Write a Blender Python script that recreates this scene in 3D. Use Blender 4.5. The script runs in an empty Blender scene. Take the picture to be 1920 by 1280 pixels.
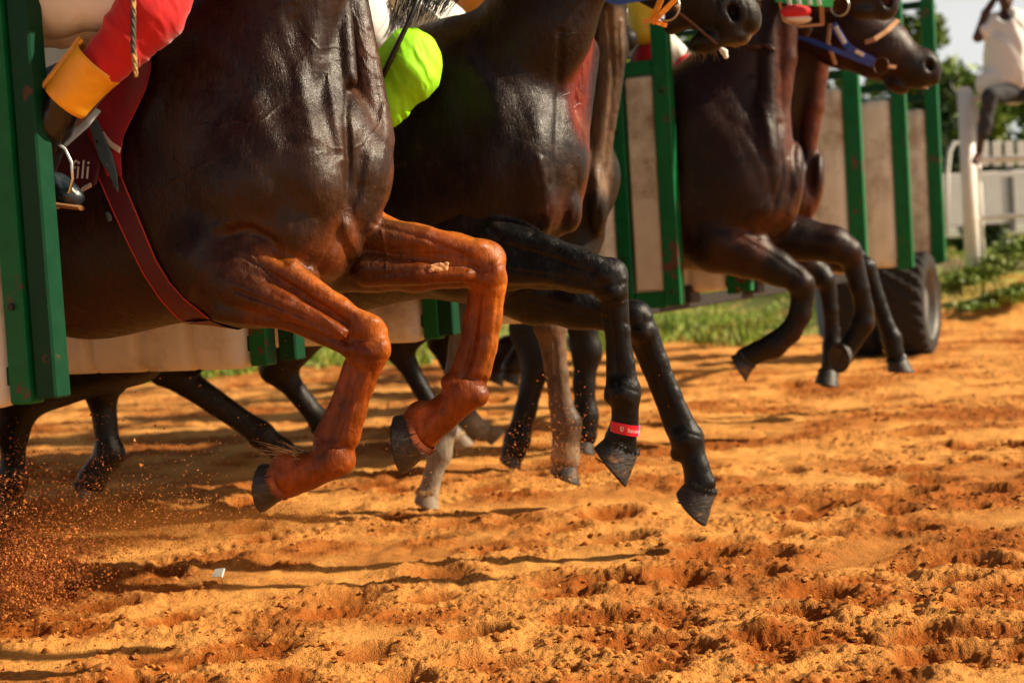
import bpy, math, random
import numpy as np
from mathutils import Vector, Matrix
random.seed(5); np.random.seed(5)
C = bpy.context.scene.collection
R = math.radians
# ------------------------------------------------------------------ camera
F = 3000.0; CAMZ = 1.0; ROLL = R(3.5); PITCH = math.atan(160 / F)
X0 = np.array([1.0, 0, 0]); F0 = np.array([0, math.cos(PITCH), -math.sin(PITCH)]); U0 = np.array([0, math.sin(PITCH), math.cos(PITCH)])
CAM = np.array([0, 0, CAMZ])
def P(px, py, d):
    """a point the photograph shows at (px, py), d metres into the scene"""
    dx, dy = px - 960.0, py - 640.0
    c, s = math.cos(ROLL), math.sin(ROLL)
    ax, ay = dx * c - dy * s, dx * s + dy * c
    return CAM + d * (ax / F * X0 - ay / F * U0 + F0)
cd = bpy.data.cameras.new('camera'); cam = bpy.data.objects.new('camera', cd); C.objects.link(cam)
rx = math.cos(ROLL) * X0 - math.sin(ROLL) * U0; ux = math.sin(ROLL) * X0 + math.cos(ROLL) * U0
M = Matrix(((rx[0], ux[0], -F0[0], 0), (rx[1], ux[1], -F0[1], 0), (rx[2], ux[2], -F0[2], CAMZ), (0, 0, 0, 1)))
cam.matrix_world = M
cd.sensor_width = 36; cd.lens = 36 * F / 1920; cd.clip_end = 500; cd.clip_start = .05
cd.dof.use_dof = True; cd.dof.focus_distance = 4.3; cd.dof.aperture_fstop = 3.0
sc = bpy.context.scene; sc.camera = cam
# ------------------------------------------------------------------ light
SUN_EL = R(34); SUN_AZ = R(97)           # azimuth measured from +Y (away from camera) towards +X
w = bpy.data.worlds.new('World'); sc.world = w; w.use_nodes = True
nt = w.node_tree; sky = nt.nodes.new('ShaderNodeTexSky'); sky.sky_type = 'NISHITA'; sky.sun_disc = False
sky.sun_elevation = SUN_EL; sky.sun_rotation = SUN_AZ; sky.dust_density = 6; sky.air_density = 1.6; sky.ozone_density = .6
# white summer haze low in the sky
wt = nt.nodes.new('ShaderNodeTexCoord'); wsx = nt.nodes.new('ShaderNodeSeparateXYZ'); nt.links.new(wt.outputs['Generated'], wsx.inputs[0])
whz = nt.nodes.new('ShaderNodeMapRange'); whz.interpolation_type = 'SMOOTHSTEP'; whz.inputs['From Min'].default_value = .12; whz.inputs['From Max'].default_value = .23; whz.inputs['To Min'].default_value = .9; whz.inputs['To Max'].default_value = .0; nt.links.new(wsx.outputs['Z'], whz.inputs[0])
wmx = nt.nodes.new('ShaderNodeMix'); wmx.data_type = 'RGBA'; nt.links.new(whz.outputs[0], wmx.inputs[0]); nt.links.new(sky.outputs[0], wmx.inputs[6]); wmx.inputs[7].default_value = (16.5, 16.5, 16.2, 1)
nt.links.new(wmx.outputs[2], nt.nodes['Background'].inputs[0]); nt.nodes['Background'].inputs[1].default_value = .034
sd = bpy.data.lights.new('sun', 'SUN'); sd.energy = 5.0; sd.angle = R(1.3); sd.color = (1, .84, .62)
sun = bpy.data.objects.new('sun', sd); C.objects.link(sun)
sdir = Vector((math.sin(SUN_AZ) * math.cos(SUN_EL), math.cos(SUN_AZ) * math.cos(SUN_EL), math.sin(SUN_EL)))
sun.rotation_euler = sdir.to_track_quat('Z', 'Y').to_euler(); sun.location = (8, 2, 9)
sc.view_settings.view_transform = 'Standard'; sc.view_settings.look = 'None'; sc.view_settings.exposure = .68; sc.view_settings.gamma = 1
# ------------------------------------------------------------------ helpers
def tag(o, label=None, cat=None, group=None, kind=None):
    if label: o['label'] = label
    if cat: o['category'] = cat
    if group: o['group'] = group
    if kind: o['kind'] = kind
    return o
def empty(name, loc, label, cat, group=None):
    o = bpy.data.objects.new(name, None); C.objects.link(o); o.location = Vector([float(v) for v in loc]); o.empty_display_size = .1
    return tag(o, label, cat, group)
def link(name, me, m, parent=None):
    o = bpy.data.objects.new(name, me); C.objects.link(o)
    if m: me.materials.append(m)
    if parent:
        o.parent = parent
        g = Vector((0, 0, 0)); q = parent
        while q: g += q.location; q = q.parent
        o.location = -g if parent.type == 'EMPTY' or True else g
        if parent.type != 'EMPTY': o.location = (0, 0, 0)
    return o
def mesh_np(V, Fa, smooth=True):
    V = np.asarray(V, np.float32); me = bpy.data.meshes.new('m')
    if isinstance(Fa, list): me.from_pydata([tuple(map(float, v)) for v in V], [], Fa)
    else:
        n, k = Fa.shape
        me.vertices.add(len(V)); me.vertices.foreach_set('co', V.ravel())
        me.loops.add(n * k); me.loops.foreach_set('vertex_index', Fa.astype(np.int32).ravel())
        me.polygons.add(n); me.polygons.foreach_set('loop_start', np.arange(0, n * k, k, dtype=np.int32))
        me.polygons.foreach_set('loop_total', np.full(n, k, np.int32)); me.update(calc_edges=True)
    me.polygons.foreach_set('use_smooth', [smooth] * len(me.polygons)); me.update()
    return me
def setcol(me, cols, name='Col'):
    a = me.color_attributes.new(name, 'FLOAT_COLOR', 'POINT')
    c = np.ones((len(me.vertices), 4), np.float32); c[:, :3] = cols; a.data.foreach_set('color', c.ravel())
class MB:
    """collects shapes of one mesh"""
    def __init__(s): s.v = []; s.f = []
    def add(s, V, Fs):
        n = len(s.v); s.v += [tuple(map(float, q)) for q in V]; s.f += [tuple(i + n for i in q) for q in Fs]; return s
    def box(s, c, ax, ay, az, hx, hy, hz, bev=0.0):
        c, ax, ay, az = [np.asarray(q, float) for q in (c, ax, ay, az)]
        b = min(bev, hx * .9, hy * .9, hz * .9)
        if b <= 0:
            V = [c + ax * hx * i + ay * hy * j + az * hz * k for i in (-1, 1) for j in (-1, 1) for k in (-1, 1)]
            return s.add(V, [(0, 1, 3, 2), (4, 6, 7, 5), (0, 4, 5, 1), (2, 3, 7, 6), (0, 2, 6, 4), (1, 5, 7, 3)])
        pr = []
        for i in (-1, 1):
            for j in (-1, 1):
                for k in (-1, 1):
                    pr.append(c + ax * (hx - b) * i + ay * (hy - b) * j + az * hz * k)
                    pr.append(c + ax * hx * i + ay * (hy - b) * j + az * (hz - b) * k)
                    pr.append(c + ax * (hx - b) * i + ay * hy * j + az * (hz - b) * k)
        I = lambda i, j, k, m: ((i * 2 + j) * 2 + k) * 3 + m
        Fs = [(I(0,0,0,0),I(0,1,0,0),I(1,1,0,0),I(1,0,0,0)), (I(0,0,1,0),I(1,0,1,0),I(1,1,1,0),I(0,1,1,0)),
              (I(0,0,0,1),I(0,0,1,1),I(0,1,1,1),I(0,1,0,1)), (I(1,0,0,1),I(1,1,0,1),I(1,1,1,1),I(1,0,1,1)),
              (I(0,0,0,2),I(1,0,0,2),I(1,0,1,2),I(0,0,1,2)), (I(0,1,0,2),I(0,1,1,2),I(1,1,1,2),I(1,1,0,2))]
        for k in (0, 1):
            for i in (0, 1): Fs.append((I(i,0,k,0),I(i,1,k,0),I(i,1,k,1),I(i,0,k,1)))
            for j in (0, 1): Fs.append((I(0,j,k,0),I(1,j,k,0),I(1,j,k,2),I(0,j,k,2)))
        for i in (0, 1):
            for j in (0, 1): Fs.append((I(i,j,0,1),I(i,j,1,1),I(i,j,1,2),I(i,j,0,2)))
        for i in (0, 1):
            for j in (0, 1):
                for k in (0, 1): Fs.append((I(i,j,k,0),I(i,j,k,1),I(i,j,k,2)))
        return s.add(pr, Fs)
    def tube(s, pts, rad, n=10, cap=True, flat=None):
        pts = [np.asarray(p, float) for p in pts]; rad = rad if hasattr(rad, '__len__') else [rad] * len(pts)
        V = []; Fs = []; up = None
        for i, p in enumerate(pts):
            t = pts[min(i + 1, len(pts) - 1)] - pts[max(i - 1, 0)]; t = t / (np.linalg.norm(t) + 1e-9)
            if up is None:
                up = np.array([0, 0, 1.]) if abs(t[2]) < .9 else np.array([0, 1., 0])
                if flat is not None: up = np.asarray(flat[0], float)
            a = np.cross(t, up); a /= np.linalg.norm(a) + 1e-9; b = np.cross(a, t); up = b
            for j in range(n):
                q = 2 * math.pi * j / n; kb = flat[1] if flat is not None else 1
                V.append(p + rad[i] * (math.cos(q) * a + math.sin(q) * b * kb))
        for i in range(len(pts) - 1):
            for j in range(n):
                Fs.append((i * n + j, i * n + (j + 1) % n, (i + 1) * n + (j + 1) % n, (i + 1) * n + j))
        if cap: Fs += [tuple(range(n))[::-1], tuple(range((len(pts) - 1) * n, len(pts) * n))]
        return s.add(V, Fs)
    def build(s, name, m, parent=None, smooth=False, auto=False):
        import bmesh
        me = bpy.data.meshes.new(name); me.from_pydata(s.v, [], s.f)
        bm = bmesh.new(); bm.from_mesh(me); bmesh.ops.recalc_face_normals(bm, faces=bm.faces); bm.to_mesh(me); bm.free()
        for p in me.polygons: p.use_smooth = smooth
        return link(name, me, m, parent)
# ------------------------------------------------------------------ sculpting field
class Sculpt:
    def __init__(s, yaw=0.0): s.p = []; s.R = np.array([[math.cos(yaw), -math.sin(yaw), 0], [math.sin(yaw), math.cos(yaw), 0], [0, 0, 1]])
    def cap(s, a, b, ra, rb, k=.03, flat=None, op=1): s.p.append(('c', np.asarray(a, float), np.asarray(b, float), ra, rb, k, flat, op)); return s
    def chain(s, pts, k=.02, flat=None):
        for (a, ra), (b, rb) in zip(pts[:-1], pts[1:]): s.cap(a, b, ra, rb, k, flat)
        return s
    def ell(s, c, ax, r, k=.05, op=1): s.p.append(('e', np.asarray(c, float), np.asarray(ax, float), np.asarray(r, float), k, op)); return s
    def mesh(s, vox, relax=3):
        Rm = s.R; bx = []
        for q in s.p:
            if q[0] == 'c':
                a, b = q[1] @ Rm, q[2] @ Rm; m = q[5] + 2.5 * vox
                lo = np.minimum(a - q[3], b - q[4]) - m; hi = np.maximum(a + q[3], b + q[4]) + m
            else:
                c = q[1] @ Rm; A = q[2] @ Rm; e = np.sqrt(((A * q[3][:, None]) ** 2).sum(0)); m = q[4] + 2.5 * vox; lo = c - e - m; hi = c + e + m
            bx.append((lo, hi))
        LO = np.min([b[0] for b, q in zip(bx, s.p) if q[-1] > 0], 0); HI = np.max([b[1] for b, q in zip(bx, s.p) if q[-1] > 0], 0)
        N = np.ceil((HI - LO) / vox).astype(int) + 1
        f = np.full(N, 1.0, np.float32)
        for q, (lo, hi) in zip(s.p, bx):
            i0 = np.clip(np.floor((lo - LO) / vox).astype(int), 0, N); i1 = np.clip(np.ceil((hi - LO) / vox).astype(int) + 1, 0, N)
            if np.any(i1 <= i0): continue
            g = [(LO[d] + vox * np.arange(i0[d], i1[d])).astype(np.float32) for d in range(3)]
            x, y, z = g[0][:, None, None], g[1][None, :, None], g[2][None, None, :]
            if q[0] == 'c':
                a, b = q[1] @ Rm, q[2] @ Rm; ba = b - a; X, Y, Z = x - a[0], y - a[1], z - a[2]
                L2 = float(ba @ ba) + 1e-9
                h = np.clip((X * ba[0] + Y * ba[1] + Z * ba[2]) / L2, 0, 1)
                X, Y, Z = X - h * ba[0], Y - h * ba[1], Z - h * ba[2]
                if q[6] is not None:
                    n = np.asarray(q[6][0], float) @ Rm; dn = (X * n[0] + Y * n[1] + Z * n[2]) * (1 / q[6][1] - 1)
                    X, Y, Z = X + dn * n[0], Y + dn * n[1], Z + dn * n[2]
                d = np.sqrt(X * X + Y * Y + Z * Z) - (q[3] + (q[4] - q[3]) * h); k = q[5]
                if q[6] is not None: d = d * (.5 + .5 * q[6][1])
            else:
                c = q[1] @ Rm; A = q[2] @ Rm; r = q[3]; X, Y, Z = x - c[0], y - c[1], z - c[2]; k0 = 0; k1 = 0
                for j in range(3):
                    u = X * A[j][0] + Y * A[j][1] + Z * A[j][2]; k0 = k0 + (u / r[j]) ** 2; k1 = k1 + (u / r[j] ** 2) ** 2
                k0 = np.sqrt(k0); k1 = np.sqrt(k1) + 1e-6; d = k0 * (k0 - 1) / k1; k = q[4]
            sl = tuple(slice(i0[j], i1[j]) for j in range(3)); o = f[sl]
            if q[-1] < 0: o = -o
            h = np.clip(.5 + .5 * (o - d) / k, 0, 1); r_ = o + (d - o) * h - k * h * (1 - h)
            f[sl] = -r_ if q[-1] < 0 else r_
        ins = f < 0
        cnt = np.zeros(N - 1, np.int8)
        for i in (0, 1):
            for j in (0, 1):
                for k in (0, 1): cnt += ins[i:N[0] - 1 + i, j:N[1] - 1 + j, k:N[2] - 1 + k]
        act = np.argwhere((cnt > 0) & (cnt < 8)); del cnt
        idx = np.full(N - 1, -1, np.int32); idx[tuple(act.T)] = np.arange(len(act))
        acc = np.zeros((len(act), 3)); num = np.zeros(len(act))
        cr = [(i, j, k) for i in (0, 1) for j in (0, 1) for k in (0, 1)]; vals = {c: f[act[:, 0] + c[0], act[:, 1] + c[1], act[:, 2] + c[2]] for c in cr}
        for c in cr:
            for ax in range(3):
                if c[ax]: continue
                e = list(c); e[ax] = 1; e = tuple(e); a, b = vals[c], vals[e]; m = (a < 0) != (b < 0)
                t = np.where(m, a / np.where(m, a - b, 1), 0); p = np.tile(np.array(c, float), (len(act), 1)); p[:, ax] = t
                acc += p * m[:, None]; num += m
        V = (act + acc / num[:, None]) * vox + LO
        Q = []
        for ax in range(3):
            o1, o2 = [(1, 2), (2, 0), (0, 1)][ax]
            s0 = [slice(None)] * 3; s1 = [slice(None)] * 3; s0[ax] = slice(0, -1); s1[ax] = slice(1, None)
            df = np.argwhere(ins[tuple(s0)] != ins[tuple(s1)]); df = df[(df[:, o1] > 0) & (df[:, o2] > 0)]
            df = df[(df[:, o1] < N[o1] - 1) & (df[:, o2] < N[o2] - 1)]
            flip = ins[tuple(df.T)]
            def cell(a, b):
                e = df.copy(); e[:, o1] -= a; e[:, o2] -= b; return idx[tuple(e.T)]
            q = np.stack([cell(1, 1), cell(0, 1), cell(0, 0), cell(1, 0)], 1); q[~flip] = q[~flip][:, ::-1]; Q.append(q)
        Q = np.concatenate(Q); Q = Q[(Q >= 0).all(1)]
        E = np.concatenate([Q[:, [0, 1]], Q[:, [1, 2]], Q[:, [2, 3]], Q[:, [3, 0]]])
        for it in range(relax):
            lam = .5 if it % 2 == 0 else -.25
            S = np.zeros_like(V)
            for d in range(3): S[:, d] = np.bincount(E[:, 0], V[E[:, 1], d], len(V)) + np.bincount(E[:, 1], V[E[:, 0], d], len(V))
            n = np.bincount(E[:, 0], minlength=len(V)) + np.bincount(E[:, 1], minlength=len(V)); n[n == 0] = 1
            V = V + lam * (S / n[:, None] - V)
        return V @ Rm.T, Q
def vnormals(V, Q):
    n = np.cross(V[Q[:, 2]] - V[Q[:, 0]], V[Q[:, 3]] - V[Q[:, 1]]); N = np.zeros_like(V)
    for j in range(4):
        for d in range(3): N[:, d] += np.bincount(Q[:, j], n[:, d], len(V))
    return N / (np.linalg.norm(N, axis=1)[:, None] + 1e-12)
def subdiv(V, Q):
    """split every quad in four, rounding the result"""
    n = len(V); E = np.sort(np.concatenate([Q[:, [0, 1]], Q[:, [1, 2]], Q[:, [2, 3]], Q[:, [3, 0]]]), 1).astype(np.int64); key = E[:, 0] * n + E[:, 1]
    u, inv = np.unique(key, return_inverse=True); a, b = u // n, u % n; m = len(Q); eid = inv.reshape(4, m).T + n; fid = np.arange(m) + n + len(u)
    W = np.concatenate([V, (V[a] + V[b]) / 2, V[Q].mean(1)])
    Q2 = np.concatenate([np.stack([Q[:, j], eid[:, j], fid, eid[:, (j + 3) % 4]], 1) for j in range(4)])
    E = np.concatenate([Q2[:, [0, 1]], Q2[:, [1, 2]], Q2[:, [2, 3]], Q2[:, [3, 0]]])
    S = np.zeros_like(W)
    for d in range(3): S[:, d] = np.bincount(E[:, 0], W[E[:, 1], d], len(W)) + np.bincount(E[:, 1], W[E[:, 0], d], len(W))
    k = np.bincount(E[:, 0], minlength=len(W)) + np.bincount(E[:, 1], minlength=len(W))
    return W + .5 * (S / np.maximum(k, 1)[:, None] - W), Q2
# lattice noise for shaping
def _h(ix, iy, s):
    n = (ix.astype(np.int64) * 374761393 + iy.astype(np.int64) * 668265263 + s * 1442695041) & 0x7fffffff
    n = ((n ^ (n >> 13)) * 1274126177) & 0x7fffffff; return ((n ^ (n >> 16)) & 0xffff) / 65535.0
def vn(x, y, s=0):
    ix, iy = np.floor(x), np.floor(y); fx, fy = x - ix, y - iy; fx = fx * fx * (3 - 2 * fx); fy = fy * fy * (3 - 2 * fy)
    a, b, c, d = _h(ix, iy, s), _h(ix + 1, iy, s), _h(ix, iy + 1, s), _h(ix + 1, iy + 1, s)
    return a + (b - a) * fx + (c - a) * fy + (a - b - c + d) * fx * fy
def fbm(x, y, s=0, o=4, g=.5):
    r = 0; a = 1; t = 0
    for i in range(o): r = r + a * vn(x * 2 ** i + 17 * i, y * 2 ** i - 9 * i, s + i); t += a; a *= g
    return r / t
def sdist(Pts, poly):
    """distance of 3-D points to a polyline"""
    best = np.full(len(Pts), 9.)
    for a, b in zip(poly[:-1], poly[1:]):
        ba = b - a; h = np.clip(((Pts - a) @ ba) / (ba @ ba + 1e-12), 0, 1); best = np.minimum(best, np.linalg.norm(Pts - a - h[:, None] * ba, axis=1))
    return best
# ------------------------------------------------------------------ materials
def mat(name, col, rough=.6, metal=0, noise=.15, nscale=12, bump=.2, bscale=60, spec=.5, attr=None, bdist=.003, stretch=None, sheen=0, coat=0, trans=0, col2=None, mask=(.5, .62)):
    m = bpy.data.materials.new(name); m.use_nodes = True; n = m.node_tree.nodes; l = m.node_tree.links; b = n['Principled BSDF']
    tc = n.new('ShaderNodeTexCoord'); mp = n.new('ShaderNodeMapping'); l.new(tc.outputs['Object'], mp.inputs[0])
    if stretch: mp.inputs['Scale'].default_value = stretch
    nz = n.new('ShaderNodeTexNoise'); nz.inputs['Scale'].default_value = nscale; nz.inputs['Detail'].default_value = 6; nz.inputs['Roughness'].default_value = .62; l.new(mp.outputs[0], nz.inputs['Vector'])
    mr = n.new('ShaderNodeMapRange'); mr.inputs['From Min'].default_value = .25; mr.inputs['From Max'].default_value = .75; mr.inputs['To Min'].default_value = 1 - noise; mr.inputs['To Max'].default_value = 1 + noise; l.new(nz.outputs[0], mr.inputs[0])
    if attr:
        src = n.new('ShaderNodeAttribute'); src.attribute_name = attr; cs = src.outputs['Color']
    else:
        src = n.new('ShaderNodeRGB'); src.outputs[0].default_value = (*col, 1); cs = src.outputs[0]
    if col2:
        n2 = n.new('ShaderNodeTexNoise'); n2.inputs['Scale'].default_value = nscale * .37; n2.inputs['Detail'].default_value = 8; n2.inputs['Roughness'].default_value = .7; l.new(mp.outputs[0], n2.inputs['Vector'])
        r2 = n.new('ShaderNodeMapRange'); r2.inputs['From Min'].default_value = mask[0]; r2.inputs['From Max'].default_value = mask[1]; l.new(n2.outputs[0], r2.inputs[0])
        mx = n.new('ShaderNodeMix'); mx.data_type = 'RGBA'; l.new(r2.outputs[0], mx.inputs[0]); l.new(cs, mx.inputs[6]); mx.inputs[7].default_value = (*col2, 1); cs = mx.outputs[2]
    vm = n.new('ShaderNodeVectorMath'); vm.operation = 'SCALE'; l.new(cs, vm.inputs[0]); l.new(mr.outputs[0], vm.inputs['Scale']); l.new(vm.outputs[0], b.inputs['Base Color'])
    rr = n.new('ShaderNodeMapRange'); rr.inputs['To Min'].default_value = max(0, rough - .1); rr.inputs['To Max'].default_value = min(1, rough + .12); l.new(nz.outputs[0], rr.inputs[0]); l.new(rr.outputs[0], b.inputs['Roughness'])
    b.inputs['Metallic'].default_value = metal; b.inputs['Specular IOR Level'].default_value = spec
    if sheen: b.inputs['Sheen Weight'].default_value = sheen; b.inputs['Sheen Roughness'].default_value = .4
    if coat: b.inputs['Coat Weight'].default_value = coat; b.inputs['Coat Roughness'].default_value = .25
    if bump:
        nb = n.new('ShaderNodeTexNoise'); nb.inputs['Scale'].default_value = bscale; nb.inputs['Detail'].default_value = 5; l.new(mp.outputs[0], nb.inputs['Vector'])
        bp = n.new('ShaderNodeBump'); bp.inputs['Strength'].default_value = bump; bp.inputs['Distance'].default_value = bdist; l.new(nb.outputs[0], bp.inputs['Height']); l.new(bp.outputs[0], b.inputs['Normal'])
    return m
def coat_mat(name, rough=.5, spec=.35, vein=.3):
    """horse coat: painted coat colour, short lying hair in streaks, skin wrinkles, sweat patches"""
    m = bpy.data.materials.new(name); m.use_nodes = True; n = m.node_tree.nodes; l = m.node_tree.links; b = n['Principled BSDF']
    tc = n.new('ShaderNodeTexCoord'); at_ = n.new('ShaderNodeAttribute'); at_.attribute_name = 'Col'
    def noise(scale, det, vec, rg=.6):
        q = n.new('ShaderNodeTexNoise'); q.inputs['Scale'].default_value = scale; q.inputs['Detail'].default_value = det; q.inputs['Roughness'].default_value = rg; l.new(vec, q.inputs['Vector']); return q.outputs[0]
    def rng(src, a, b_, c, d, smooth=False):
        q = n.new('ShaderNodeMapRange'); q.inputs['From Min'].default_value = a; q.inputs['From Max'].default_value = b_; q.inputs['To Min'].default_value = c; q.inputs['To Max'].default_value = d
        if smooth: q.interpolation_type = 'SMOOTHSTEP'
        l.new(src, q.inputs[0]); return q.outputs[0]
    def mul(a, c):
        q = n.new('ShaderNodeMath'); q.operation = 'MULTIPLY'; l.new(a, q.inputs[0]); l.new(c, q.inputs[1]); return q.outputs[0]
    def bump(h, st, di, prev=None):
        q = n.new('ShaderNodeBump'); q.inputs['Strength'].default_value = st; q.inputs['Distance'].default_value = di; l.new(h, q.inputs['Height'])
        if prev: l.new(prev, q.inputs['Normal'])
        return q.outputs[0]
    mp = n.new('ShaderNodeMapping'); mp.inputs['Scale'].default_value = (1, 1, .14); mp.inputs['Rotation'].default_value = (0, R(-30), 0); l.new(tc.outputs['Object'], mp.inputs[0])
    o = tc.outputs['Object']; st = mp.outputs[0]
    big = noise(7, 5, o); mid = noise(34, 5, o, .65); hair = noise(330, 3, st); lock = noise(90, 4, st, .7)
    v = mul(mul(rng(big, .3, .7, .55, 1.4), rng(mid, .3, .7, .74, 1.26)), rng(lock, .25, .75, .62, 1.38))
    vm = n.new('ShaderNodeVectorMath'); vm.operation = 'SCALE'; l.new(at_.outputs['Color'], vm.inputs[0]); l.new(v, vm.inputs['Scale'])
    # dusty sweat marks
    du = rng(mul(noise(4.5, 8, o, .72), rng(mid, .3, .7, .8, 1.2)), .60, .74, 0, .16); dm = n.new('ShaderNodeMix'); dm.data_type = 'RGBA'; l.new(du, dm.inputs[0]); l.new(vm.outputs[0], dm.inputs[6]); dm.inputs[7].default_value = (.14, .085, .05, 1)
    l.new(dm.outputs[2], b.inputs['Base Color'])
    l.new(rng(mul(mid, lock), .1, .45, rough - .14, rough + .2), b.inputs['Roughness']); b.inputs['Specular IOR Level'].default_value = spec
    wm = n.new('ShaderNodeMix'); wm.data_type = 'VECTOR'; wm.inputs[0].default_value = .22; l.new(o, wm.inputs[4])
    wn = n.new('ShaderNodeTexNoise'); wn.inputs['Scale'].default_value = 7; l.new(o, wn.inputs['Vector']); l.new(wn.outputs['Color'], wm.inputs[5])
    vo = n.new('ShaderNodeTexVoronoi'); vo.feature = 'DISTANCE_TO_EDGE'; vo.inputs['Scale'].default_value = 7; l.new(wm.outputs[1], vo.inputs['Vector'])
    vh = mul(rng(vo.outputs['Distance'], 0, .04, 1, 0, True), rng(noise(5.5, 2, o), .52, .64, 0, 1))
    x = bump(vh, vein, .003); x = bump(mid, .28, .007, x); x = bump(lock, .45, .0035, x); x = bump(hair, .6, .0022, x); l.new(x, b.inputs['Normal'])
    return m
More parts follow.
